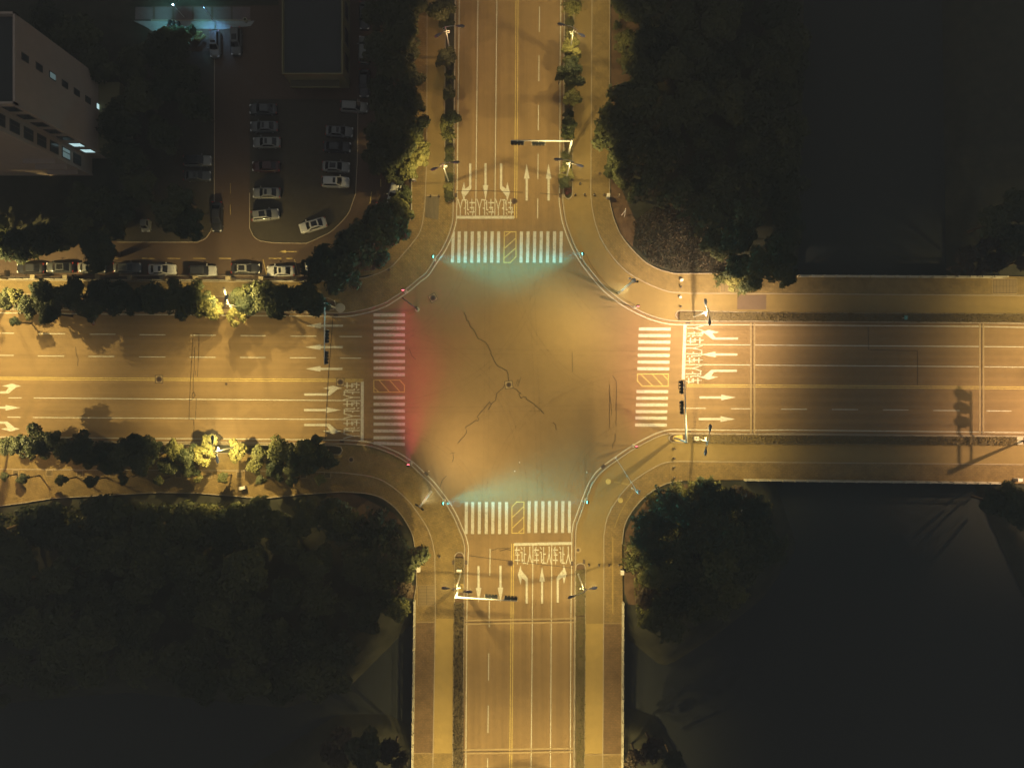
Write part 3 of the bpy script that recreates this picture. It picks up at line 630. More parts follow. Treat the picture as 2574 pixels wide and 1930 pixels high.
# ------------------------------------------------------------------ foliage
def rand_unit(rng, n):
    v = rng.normal(size=(n, 3)); return v / np.linalg.norm(v, axis=1)[:, None]
def leaves(rng, P, Nn, size, fold=.25):
    """one small four-sided leaf spray per point, roughly facing Nn"""
    n = len(P)
    nn = Nn + rng.normal(size=(n, 3)) * .55; nn /= np.linalg.norm(nn, axis=1)[:, None]
    t = np.cross(nn, rand_unit(rng, n)); t /= np.linalg.norm(t, axis=1)[:, None]; b = np.cross(nn, t)
    s = size * rng.uniform(.6, 1.35, (n, 1))
    v = np.stack([P - t * s * .75, P - b * s * .42 + nn * s * fold, P + t * s * .75, P + b * s * .42 + nn * s * fold], 1).reshape(-1, 3)
    return v
def mesh_quads(name, v, m):
    me = bpy.data.meshes.new(name); n = len(v); me.vertices.add(n); me.vertices.foreach_set('co', v.astype(np.float32).ravel())
    me.loops.add(n); me.loops.foreach_set('vertex_index', np.arange(n, dtype=np.int32))
    me.polygons.add(n // 4); me.polygons.foreach_set('loop_start', np.arange(0, n, 4, dtype=np.int32)); me.polygons.foreach_set('loop_total', np.full(n // 4, 4, dtype=np.int32))
    me.update(); me.validate(); me.materials.append(m); return me
def crown_mesh(seed, m, nclump=26, per=130, leaf=.11, flat=.75, spread=.78, clump=.30):
    """crown of unit radius centred at the origin: many leaf clumps scattered through an uneven volume"""
    rng = np.random.default_rng(seed); V = []
    lob = rand_unit(rng, 5); la = rng.uniform(.1, .35, 5)
    for k in range(nclump):
        d = rand_unit(rng, 1)[0]; d[2] = abs(d[2]) * .9 - .25
        rr = spread * rng.uniform(.35, 1.0) ** .6 * (1 + float((la * np.clip(lob @ d, 0, 1) ** 3).sum()) - .12)
        c = d * rr; c[2] *= flat
        cr = clump * rng.uniform(.6, 1.25)
        n = int(per * (cr / clump) ** 2)
        u = rand_unit(rng, n); P = c + u * cr * rng.uniform(.55, 1.05, (n, 1)) * np.array([1, 1, .7])
        nn = u * .7 + np.array([0, 0, .8]) + d * .3
        V.append(leaves(rng, P, nn, leaf))
    return mesh_quads('crown', np.concatenate(V), m)
def spray_mesh(seed, m, n=2600, leaf=.12):
    """finer feathery crown: long drooping sprays"""
    rng = np.random.default_rng(seed); V = []
    for k in range(70):
        a = rng.uniform(0, 2 * math.pi); el = rng.uniform(.05, 1.3); L = rng.uniform(.6, 1.05)
        t = np.linspace(.15, 1, 26)[:, None]
        dirv = np.array([math.cos(a) * math.cos(el), math.sin(a) * math.cos(el), math.sin(el) * .7])
        P = dirv * t * L - np.array([0, 0, .35]) * (t ** 2) * L + rng.normal(size=(26, 3)) * .055
        V.append(leaves(rng, P, np.tile(np.array([0, 0, 1.0]), (26, 1)) + dirv * .3, leaf))
    return mesh_quads('crown', np.concatenate(V), m)
CR = {
 'D': [crown_mesh(s, M['leafD'], 30, 120, .115) for s in (1, 2, 3, 4)],
 'M': [crown_mesh(s, M['leafM'], 26, 110, .125) for s in (11, 12, 13)],
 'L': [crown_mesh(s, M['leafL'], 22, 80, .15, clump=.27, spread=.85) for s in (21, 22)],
 'F': [spray_mesh(s, M['leafM']) for s in (31, 32, 33)],
 'G': [spray_mesh(s, M['leafD']) for s in (34, 35)],
 'B': [crown_mesh(s, M['leafB'], 24, 90, .12) for s in (41, 42)],
 'S': [crown_mesh(s, M['leafM'], 40, 120, .07, flat=.95, spread=.8, clump=.26) for s in (51, 52)],
 'R': [crown_mesh(61, M['redleaf'], 10, 50, .2)],
}
def trunk_mesh(h, r, spread, seed):
    rnd = random.Random(seed); mb = MB()
    top = h * .72; bend = (rnd.uniform(-.15, .15), rnd.uniform(-.15, .15))
    mb.tube([(0, 0, -.1), (bend[0] * .4, bend[1] * .4, top * .5), (bend[0], bend[1], top)], [r * 1.3, r, r * .6], 7)
    for k in range(5):
        a = k * 2 * math.pi / 5 + rnd.uniform(-.4, .4); z0 = top * rnd.uniform(.6, .95)
        e = Vector((math.cos(a) * spread * .62, math.sin(a) * spread * .62, min(h * 1.02, z0 + spread * .5)))
        mb.tube([(bend[0] * .8, bend[1] * .8, z0), (e.x * .5, e.y * .5, z0 + (e.z - z0) * .65), tuple(e)], [r * .5, r * .3, r * .1], 5)
    me = bpy.data.meshes.new('trunk'); me.from_pydata(mb.v, [], mb.f); me.update(); me.materials.append(M['bark']); return me
TRK = {}
ntree = [0]
def tree(px, py, rpx, kind, label, group, h=None, name='tree', cat='tree', flat=1.0):
    """(px, py) and rpx: the crown as the photo shows it; the trunk stands straight below it"""
    r = rpx * 1.08 / MPP; h = h or max(2.6, r * 1.45 + 1.4)         # h = height of the crown's middle
    p = W(px, py, h); r *= (H - h) / H
    i = ntree[0]; ntree[0] += 1
    rnd = random.Random(i * 13 + 5)
    root = empty(name, (p.x, p.y, 0), rnd.uniform(0, 6.28), label, cat, group)
    key = (round(h), round(r * 2) / 2)
    if key not in TRK: TRK[key] = trunk_mesh(key[0], .06 + .05 * key[1], key[1], len(TRK))
    link(bpy.data.objects.new('trunk', TRK[key]), root)
    c = link(bpy.data.objects.new('crown', rnd.choice(CR[kind])), root)
    c.location = (0, 0, h); c.scale = (r * 1.08, r * 1.08 * rnd.uniform(.92, 1.08), min(r * 1.0, h * .85) * flat); c.rotation_euler = (rnd.uniform(-.1, .1), rnd.uniform(-.1, .1), rnd.uniform(0, 6.28))
    return root
ORD = ['first', 'second', 'third', 'fourth', 'fifth', 'sixth', 'seventh', 'eighth', 'ninth', 'tenth', 'eleventh', 'twelfth', 'thirteenth', 'fourteenth', 'fifteenth', 'sixteenth', 'seventeenth', 'eighteenth', 'nineteenth', 'twentieth', 'twenty first', 'twenty second', 'twenty third', 'twenty fourth', 'twenty fifth', 'twenty sixth', 'twenty seventh', 'twenty eighth']
ORD += ['thirtieth' if i == 30 else ('thirty ' if i > 30 else 'twenty ') + ORD[(i - 1) % 10] for i in range(29, 40)]
def row(items, desc, group, where, H0=None):
    for i, (x, y, r, k, *h) in enumerate(items):
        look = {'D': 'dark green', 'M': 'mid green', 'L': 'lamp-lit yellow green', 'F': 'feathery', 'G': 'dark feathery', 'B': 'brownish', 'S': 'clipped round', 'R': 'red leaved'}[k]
        small = r < 16
        tree(x, y, r, k, f"{look} {'bush' if small else 'tree'} {desc}, {ORD[i]} from the {where}", group, *(h[:1] or ([H0] if H0 and not small else [])), name='bush' if small else 'tree', cat='bush' if small else 'tree')
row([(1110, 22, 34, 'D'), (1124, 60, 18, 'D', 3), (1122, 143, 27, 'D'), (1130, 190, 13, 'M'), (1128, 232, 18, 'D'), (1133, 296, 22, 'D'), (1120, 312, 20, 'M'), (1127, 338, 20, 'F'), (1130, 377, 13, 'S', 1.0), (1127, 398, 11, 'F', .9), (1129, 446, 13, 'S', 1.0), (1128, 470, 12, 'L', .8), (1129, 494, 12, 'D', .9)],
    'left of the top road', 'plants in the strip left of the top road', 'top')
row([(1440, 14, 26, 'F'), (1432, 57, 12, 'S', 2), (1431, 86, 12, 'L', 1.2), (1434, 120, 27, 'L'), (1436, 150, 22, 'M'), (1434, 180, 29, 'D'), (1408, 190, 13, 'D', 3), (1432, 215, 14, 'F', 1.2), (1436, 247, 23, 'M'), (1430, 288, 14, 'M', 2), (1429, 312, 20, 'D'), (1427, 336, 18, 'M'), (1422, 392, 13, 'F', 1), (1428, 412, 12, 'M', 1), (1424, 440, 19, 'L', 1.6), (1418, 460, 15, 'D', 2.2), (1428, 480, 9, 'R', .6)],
    'right of the top road', 'plants in the strip right of the top road', 'top')
row([(8, 752, 26, 'D', 5), (38, 742, 22, 'M', 5), (36, 808, 13, 'D', 4), (72, 770, 30, 'D', 5.2), (117, 735, 40, 'D', 5.2), (124, 786, 31, 'D', 5.6), (185, 742, 44, 'D'), (232, 776, 31, 'D'), (250, 735, 36, 'D'), (300, 745, 46, 'D'), (345, 765, 32, 'D'), (393, 745, 44, 'D'), (440, 756, 38, 'D'), (488, 750, 42, 'D'), (516, 772, 30, 'M'), (532, 762, 22, 'L', 5), (540, 784, 21, 'L', 5), (610, 742, 30, 'M', 4.5), (618, 764, 28, 'D', 5), (594, 792, 24, 'L', 5), (668, 745, 38, 'D'), (712, 758, 42, 'D'), (690, 782, 24, 'D'), (765, 748, 42, 'D'), (796, 768, 32, 'D')],
    'above the left road', 'trees above the left road', 'left', 6.6)
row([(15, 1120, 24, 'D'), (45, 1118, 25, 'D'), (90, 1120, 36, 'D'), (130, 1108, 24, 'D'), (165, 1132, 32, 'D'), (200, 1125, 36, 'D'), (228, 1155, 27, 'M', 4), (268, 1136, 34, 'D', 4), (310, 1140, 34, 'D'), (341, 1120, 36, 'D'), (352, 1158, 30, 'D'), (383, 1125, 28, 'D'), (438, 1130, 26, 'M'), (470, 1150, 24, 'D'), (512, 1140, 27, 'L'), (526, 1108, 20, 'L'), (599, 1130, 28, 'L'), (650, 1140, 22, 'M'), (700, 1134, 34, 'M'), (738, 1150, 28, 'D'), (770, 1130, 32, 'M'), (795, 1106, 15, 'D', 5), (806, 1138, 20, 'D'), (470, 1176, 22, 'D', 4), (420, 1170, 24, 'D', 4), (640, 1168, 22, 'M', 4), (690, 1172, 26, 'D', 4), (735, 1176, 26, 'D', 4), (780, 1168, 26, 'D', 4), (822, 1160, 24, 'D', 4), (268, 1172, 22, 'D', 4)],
    'below the left road', 'trees below the left road', 'left', 5.0)
row([(10, 1197, 11, 'D', 3), (58, 1203, 15, 'D', 4), (153, 1207, 16, 'D', 4), (229, 1208, 17, 'D', 4), (310, 1203, 15, 'D', 4), (396, 1207, 13, 'M', 4), (498, 1200, 13, 'L', 3.6), (560, 1200, 15, 'M', 3.6), (655, 1208, 14, 'D', 4), (732, 1210, 14, 'D', 4), (805, 1204, 15, 'M', 3.6)],
    'in the lower left pavement', 'young trees in square pavement pits', 'left')
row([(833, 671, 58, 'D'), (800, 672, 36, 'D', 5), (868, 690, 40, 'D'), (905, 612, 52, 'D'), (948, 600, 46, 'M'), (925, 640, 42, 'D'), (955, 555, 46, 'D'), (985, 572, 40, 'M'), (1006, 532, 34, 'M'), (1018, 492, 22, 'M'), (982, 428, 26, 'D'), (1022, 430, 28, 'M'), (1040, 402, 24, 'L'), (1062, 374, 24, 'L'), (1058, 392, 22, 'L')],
    'along the car park fence corner', 'trees along the car park fence', 'bottom')
row([(1038, 12, 36, 'D'), (990, 20, 48, 'D'), (940, 40, 36, 'D'), (1000, 90, 48, 'D'), (950, 120, 42, 'D'), (1020, 130, 34, 'D'), (985, 170, 46, 'D'), (1034, 200, 32, 'D'), (960, 230, 42, 'D'), (1016, 250, 40, 'D'), (1042, 262, 26, 'D'), (985, 300, 46, 'D'), (1025, 315, 34, 'D'), (950, 340, 38, 'D'), (1005, 365, 42, 'D'), (960, 400, 40, 'D'), (1030, 350, 30, 'M')],
    'between the car park and the top road', 'trees between the car park and the top road', 'top')

def inpoly(x, y, P):
    c = False
    for (x0, y0), (x1, y1) in zip(P, P[1:] + P[:1]):
        if (y0 > y) != (y1 > y) and x < (x1 - x0) * (y - y0) / (y1 - y0) + x0: c = not c
    return c
def wood(P, spacing, rr, kinds, label, group, seed):
    rnd = random.Random(seed); pts = []
    xs = [p[0] for p in P]; ys = [p[1] for p in P]
    for _ in range(6000):
        x, y = rnd.uniform(min(xs), max(xs)), rnd.uniform(min(ys), max(ys))
        if inpoly(x, y, P) and all(math.dist((x, y), q) > spacing for q in pts): pts.append((x, y))
    for x, y in pts: tree(x, y, rnd.uniform(*rr), rnd.choice(kinds), label, group, h=rnd.uniform(4, 6.5), name='tree')
    return pts
wood([(1590, 20), (1600, 200), (1570, 290), (1545, 330), (1560, 420), (1640, 470), (1700, 520), (1900, 560), (1960, 640), (1990, 560), (1990, 200), (1975, -40), (1600, -40)], 70, (46, 62), ['D', 'D', 'G', 'D'], 'dark tree in the wood filling the ground right of the top road', 'trees in the upper right wood', 5)
wood([(-60, 1330), (150, 1300), (420, 1290), (620, 1300), (860, 1300), (955, 1300), (1000, 1370), (1005, 1480), (960, 1530), (880, 1640), (740, 1720), (300, 1700), (-60, 1780)], 74, (46, 64), ['D', 'G', 'D'], 'dark tree in the wood filling the lower left corner', 'trees in the lower left wood', 6)
wood([(1640, 1290), (1700, 1245), (1850, 1235), (1930, 1290), (1950, 1380), (1880, 1460), (1780, 1540), (1690, 1600), (1640, 1540), (1640, 1400), (1615, 1340)], 48, (36, 50), ['G', 'F', 'G'], 'feathery tree in the wood on the river bank right of the bottom road', 'trees in the lower right wood', 7)
wood([(60, 40), (420, 130), (500, 260), (400, 420), (300, 560), (60, 560), (-60, 560), (-60, 640), (270, 640), (300, 300), (300, 200)], 76, (44, 58), ['D'], 'dark tree between the tall pale building and the car park', 'trees beside the tall pale building', 8)
row([(40, 620, 44, 'D'), (120, 600, 46, 'D'), (190, 570, 42, 'D'), (245, 620, 44, 'D'), (205, 500, 36, 'D'), (420, 540, 44, 'D'), (470, 560, 40, 'D'), (455, 500, 36, 'D')], 'in the garden above the long parked row', 'garden trees above the parked row', 'left')
row([(2440, 660, 42, 'B'), (2500, 640, 44, 'B'), (2550, 600, 50, 'D'), (2500, 560, 46, 'D'), (2560, 520, 44, 'D'), (2580, 655, 34, 'B')], 'on the bank above the right bridge', 'trees above the right bridge', 'left')
row([(2535, 1240, 30, 'M'), (2500, 1262, 36, 'D'), (2560, 1285, 44, 'D')], 'on the bank below the right bridge', 'trees below the right bridge', 'left')
row([(1640, 1880, 34, 'B'), (1600, 1905, 28, 'B'), (1690, 1910, 30, 'G')], 'at the bottom edge right of the bridge', 'trees at the bottom edge right of the bridge', 'right')
row([(850, 1880, 44, 'B'), (920, 1890, 50, 'D'), (985, 1895, 38, 'B')], 'at the bottom edge left of the bridge', 'trees at the bottom edge left of the bridge', 'left')
# clipped round shrubs upper right
row([(1581, 20, 44, 'S', 2.4), (1588, 114, 42, 'S', 2.4), (1655, 130, 32, 'S', 2), (1640, 70, 30, 'S', 2), (1690, 96, 30, 'S', 2), (1574, 152, 18, 'S', 1.3), (1702, 146, 26, 'S', 1.8), (1672, 170, 28, 'S', 1.8), (1552, 64, 13, 'F', 1), (1550, 95, 9, 'F', .8)], 'on the slope right of the top pavement', 'clipped shrubs right of the top pavement', 'top')
row([(1585, 250, 36, 'D'), (1556, 290, 34, 'D'), (1530, 270, 14, 'D', 2), (1524, 318, 28, 'M'), (1512, 356, 15, 'F', 2), (1545, 395, 24, 'D'), (1536, 425, 20, 'M', 2), (1570, 440, 32, 'D'), (1608, 478, 32, 'D')], 'over the upper right pavement', 'trees overhanging the upper right pavement', 'top')
row([(1812, 700, 22, 'F', 1.6), (1840, 708, 22, 'L', 1.8), (1868, 722, 22, 'F', 2), (1890, 706, 30, 'D'), (1850, 672, 34, 'D'), (1795, 612, 38, 'D', 4), (1850, 600, 46, 'D', 5), (1905, 660, 42, 'D'), (1955, 670, 40, 'D'), (1975, 700, 22, 'D', 3)], 'over the upper right pavement by the bridge', 'trees by the upper end of the right bridge', 'left')
row([(1618, 1310, 30, 'F'), (1600, 1370, 28, 'F'), (1590, 1415, 26, 'F', 3), (1650, 1265, 28, 'F', 3), (1700, 1240, 28, 'F', 3), (1745, 1232, 26, 'F', 3), (1800, 1228, 20, 'F', 2.4), (1865, 1245, 26, 'B', 3), (1640, 1450, 34, 'M'), (1625, 1500, 30, 'B'), (1640, 1560, 30, 'M')], 'edging the wood right of the bottom road', 'edge trees of the lower right wood', 'top')
row([(862, 1302, 40, 'M'), (890, 1325, 30, 'L'), (838, 1275, 32, 'D'), (770, 1290, 36, 'D'), (690, 1310, 36, 'M'), (600, 1290, 34, 'M'), (520, 1290, 30, 'M'), (1008, 1480, 30, 'B'), (1000, 1530, 32, 'M'), (985, 1420, 34, 'D'), (1012, 1400, 26, 'D')], 'at the edge of the lower left wood', 'edge trees of the lower left wood', 'top')
row([(500, 92, 13, 'L', 1), (440, 92, 26, 'M', 2), (412, 84, 18, 'M', 2), (466, 90, 18, 'M', 1.6), (480, 76, 14, 'D', 1.2)], 'in the bed beside the blue-lit court', 'shrubs beside the blue-lit court', 'right')

def hedge(pts, wpx, label, kind, seed, dens=26, h=.55, leaf=.15, gap=None):
    """clipped planting along a median: a low core and leaf sprays over it"""
    rng = np.random.default_rng(seed); V = []; core = MB()
    wpx += 3; dens *= 1.5
    band(core, pts, -wpx / 2 + 1.5, wpx / 2 - 1.5, .1, .2 + h * .7)
    for a, b in zip(pts, pts[1:]):
        A, B = W(*a), W(*b); L = (B - A).length; n = int(L * wpx / MPP * dens)
        t = rng.uniform(0, 1, n)[:, None]; s = rng.uniform(-.5, .5, n)[:, None] * wpx / MPP
        d = np.array((B - A).normalized()); pp = np.array([-d[1], d[0], 0])
        P = np.array(A) + d * t * L + pp * s; P[:, 2] = .2 + h * rng.uniform(.6, 1.1, n)
        V.append(leaves(rng, P, np.tile(np.array([0, 0, 1.0]), (n, 1)), leaf))
    c = W(*pts[0]); root = empty('hedge', (c.x, c.y, 0), 0, label, 'hedge')
    o = core.build('hedge_body', M['hedgecore'], root); o.location = (-c.x, -c.y, 0)
    o = link(bpy.data.objects.new('foliage', mesh_quads('foliage', np.concatenate(V), kind)), root); o.location = (-c.x, -c.y, 0)
    tag(o, kind='stuff')
    return root
hedge([(1706, 795), (1974, 797.5), (2574, 801), (2700, 802)], 19, 'long low clipped hedge on the strip above the right road', M['leafG'], 1)
hedge([(1722, 1102), (1974, 1104.5), (2550, 1107.5)], 19, 'long low clipped hedge on the strip below the right road', M['leafG'], 2)
hedge([(1155, 1400), (1154.5, 1464)], 21, 'short low hedge on the strip left of the bottom road above the gantry', M['leafG'], 3)
hedge([(1154, 1512), (1151, 1930), (1150, 2040)], 22, 'long dark hedge on the strip left of the bottom bridge road', M['leafB'], 4, dens=30)
hedge([(1459, 1430), (1458.5, 1545)], 22, 'short bright grassy hedge right of the bottom road above the bridge joint', M['leafL'], 5, h=.2, dens=24)
hedge([(1458.5, 1548), (1457, 1930), (1456, 2040)], 22, 'long patchy hedge on the strip right of the bottom bridge road', M['leafM'], 6, h=.35, dens=16)
hedge([(1131, 370), (1129, 500)], 20, 'low grassy planting in the strip left of the top road by its lower lamp', M['leafL'], 7, h=.18)
hedge([(1430, -60), (1428, 470)], 19, 'low grassy planting along the strip right of the top road', M['leafM'], 8, h=.2, dens=20)
# ground cover on the upper right slope
rng = np.random.default_rng(9); pts = []
GC = [(1590, 560), (1640, 520), (1760, 520), (1830, 580), (1835, 690), (1700, 684), (1640, 665), (1600, 625)]
while len(pts) < 5200:
    x, y = rng.uniform(1585, 1840), rng.uniform(515, 692)
    if inpoly(x, y, GC): p = W(x, y); pts.append((p.x, p.y, .12 + rng.uniform(0, .55)))
P = np.array(pts); o = link(bpy.data.objects.new('ground_cover', mesh_quads('ground_cover', leaves(rng, P, np.tile(np.array([0, 0, 1.0]), (len(P), 1)), .22), M['leafB']))); tag(o, 'low brown leafy ground cover filling the upper right corner slope', 'ground cover', kind='stuff')
# tall grass at the lower right bank and lower left bank
def grass_patch(poly, n, seed, m, label, leaf=.35):
    rng = np.random.default_rng(seed); q = []
    xs = [p[0] for p in poly]; ys = [p[1] for p in poly]
    while len(q) < n:
        x, y = rng.uniform(min(xs), max(xs)), rng.uniform(min(ys), max(ys))
        if inpoly(x, y, poly): p = W(x, y); q.append((p.x, p.y, rng.uniform(.05, .8)))
    P = np.array(q); o = link(bpy.data.objects.new('tall_grass', mesh_quads('tall_grass', leaves(rng, P, np.tile(np.array([.25, -.3, .7]), (n, 1)), leaf), m))); tag(o, label, 'grass', kind='stuff')
grass_patch([(1600, 1330), (1640, 1270), (1700, 1225), (1860, 1222), (1940, 1260), (1900, 1420), (1760, 1530), (1600, 1560), (1590, 1430)], 7000, 3, M['leafM'], 'tall green grass under the lower right wood')
grass_patch([(880, 1330), (960, 1300), (1025, 1360), (1036, 1400), (1036, 1460), (960, 1480), (880, 1420)], 3000, 4, M['leafD'], 'rough grass inside the lower left pavement curve')
grass_patch([(0, 1290), (250, 1262), (620, 1262), (700, 1300), (600, 1340), (0, 1380)], 4000, 5, M['leafM'], 'rough grass along the lower left pavement')
so = MB(); sheet(so, [(1572, 1340), (1590, 1300), (1620, 1262), (1680, 1222), (1760, 1212), (1790, 1225), (1700, 1250), (1640, 1300), (1610, 1400), (1610, 1520), (1580, 1520), (1570, 1490), (1568, 1400)], -.10)
sheet(so, [(1536, -60), (1600, -60), (1640, 180), (1620, 330), (1560, 470), (1600, 560), (1590, 620), (1563, 590), (1545, 543), (1536, 505), (1535, 300)], -.10)
sheet(so, [(1046, 1470), (1040, 1505), (1012, 1500), (1000, 1478)], -.10); sheet(so, [(820, 1215), (900, 1245), (990, 1290), (1015, 1320), (960, 1320), (820, 1290)], -.10)
tag(so.build('bare_soil', M['soil'], tri=True), kind='structure')

# ------------------------------------------------------------------ buildings
def building_tall():
    z = 22.0; base = W(284, 330)
    root = empty('apartment_building', (base.x, base.y, 0), 0, 'tall pale rendered building with a column of small windows down its end wall', 'building')
    def L_(o): o.location = (-base.x, -base.y, 0); return o
    x1 = W(284, 0).x; y0, y1 = W(0, 399).y, W(0, 218).y; x0 = W(-900, 0).x; xw = W(232, 0).x; yw = W(0, 442).y
    wl = MB(); wl.box(((x0 + x1) / 2, (y0 + y1) / 2, z / 2), (x1 - x0, y1 - y0, z)); L_(wl.build('wall', M['wall'], root))
    wl = MB(); wl.box(((x0 + xw) / 2, (yw + y0) / 2, z / 2 - .2), (xw - x0, y0 - yw, z - .4)); L_(wl.build('side_wing', M['wall'], root))
    rf = MB(); rf.box(((x0 + x1) / 2, (y0 + y1) / 2, z + .04), (x1 - x0 - .5, y1 - y0 - .5, .12)); rf.box(((x0 + xw) / 2, (yw + y0) / 2 - .1, z - .3), (xw - x0 - .5, y0 - yw - .3, .12)); ro = L_(rf.build('roof', M['roof'], root))
    pp = MB()
    for (ax, ay, bx, by) in ((x1, y0, x1, y1), (x0, y1, x1, y1), (x0, y0, x1, y0)):
        pp.box(((ax + bx) / 2, (ay + by) / 2, z + .35), (abs(bx - ax) + .3, abs(by - ay) + .3, .7))
    L_(pp.build('parapet', M['wall'], root))
    ax = MB(); ax.box((x1 + 1.6, (y0 + y1) / 2 - .7, 2.0), (3.6, (y1 - y0) * .94, 4.0)); L_(ax.build('annex', M['wall2'], root))
    px_ = MB(); px_.box((x1 - .1, y0 - .12, z / 2), (.5, .3, z)); px_.box((xw, yw + .1, z / 2), (.45, .4, z - .4)); L_(px_.build('pilaster', M['wall'], root))
    yc = (y0 * .42 + y1 * .58)
    for k in range(7):
        zc = 4.0 + (z - 5.4) * k / 6
        m = M['panel'] if k == 0 else M['panelm'] if k == 4 else M['pane']
        fr = MB(); fr.box((x1 + .03, yc, zc), (.12, 1.0, 1.35)); f = L_(fr.build('window', M['frame'], root))
        p = MB(); p.box((x1 + .07, yc, zc), (.1, .8, 1.15)); p.build('pane', m, f)
        xc = (x1 + xw) / 2
        fr = MB(); fr.box((xc, y0 - .03, zc), (1.9, .12, 1.5)); f = L_(fr.build('window', M['frame'], root))
        p = MB()
        for s in (-.44, .44): p.box((xc + s, y0 - .07, zc), (.8, .1, 1.3))
        p.build('pane', M['panel'] if k in (0, 1) else M['pane'], f)
        ys = (y0 + yw) / 2
        fr = MB(); fr.box((xw + .03, ys, zc), (.12, 1.7, 1.9)); f = L_(fr.build('window', M['frame'], root))
        p = MB(); p.box((xw + .07, ys - .35, zc), (.1, .8, 1.7)); p.box((xw + .07, ys + .45, zc), (.1, .5, 1.7))
        p.build('pane', M['panelm'] if k == 1 else M['pane'], f)
        if k < 3:
            s = MB(); s.box((xw - 3, yw - .35, zc - 1.0), (5, .7, .12)); L_(s.build('balcony_slab', M['wall'], root))
    for i in range(9):
        pst = MB(); xx = x1 - .2; yy = y1 + .02
        t = MB(); t.tube([(x1 - 1 - i * 1.3, y1 + .05, z - 1.5), (x1 - 1 - i * 1.3, y1 + .35, z - 1.5)], .05, 6); L_(t.build('wall_bracket', M['frame'], root))
building_tall()
def building_flat():
    base = W(810, 222)
    root = empty('flat_roofed_building', (base.x, base.y, 0), 0, 'low flat roofed building with tan walls at the top of the car park', 'building')
    def L_(o): o.location = (-base.x, -base.y, 0); return o
    x0, x1 = W(737, 0).x, W(880, 0).x; y0, y1 = W(0, 222).y, W(0, -140).y; h = 5.0
    a = MB(); a.box(((x0 + x1) / 2, (y0 + y1) / 2, h / 2), (x1 - x0, y1 - y0, h)); L_(a.build('wall', M['wall2'], root))
    a = MB(); a.box(((x0 + x1) / 2, (y0 + y1) / 2, h + .03), (x1 - x0 - .5, y1 - y0 - .5, .1)); L_(a.build('roof', M['roof'], root))
    a = MB()
    for s in (0, 1): a.box(((x0, x1)[s], (y0 + y1) / 2, h + .15), (.22, y1 - y0 + .22, .5))
    a.box(((x0 + x1) / 2, y0, h + .152), (x1 - x0 + .2, .22, .5)); L_(a.build('parapet', M['wall2'], root))
    c = MB(); cx = (W(748, 0).x + W(862, 0).x) / 2; c.box((cx, y0 - .55, 2.9), (7.8, 1.1, .25)); L_(c.build('entrance_canopy', mat('canopy_dark', (.10, .085, .05), .9), root))
    c = MB(); c.box((cx, y0 - 1.12, 2.95), (8.0, .1, .4)); L_(c.build('canopy_fascia', M['wall2'], root))
    for i in range(6):
        yy = y0 + 3 + i * 4.2
        f = MB(); f.box((x1 + .03, yy, 2.6), (.12, 2.6, 2.2)); w_ = L_(f.build('window', M['frame'], root)); p = MB(); p.box((x1 + .07, yy, 2.6), (.1, 2.3, 1.9)); p.build('pane', M['pane'], w_)
building_flat()

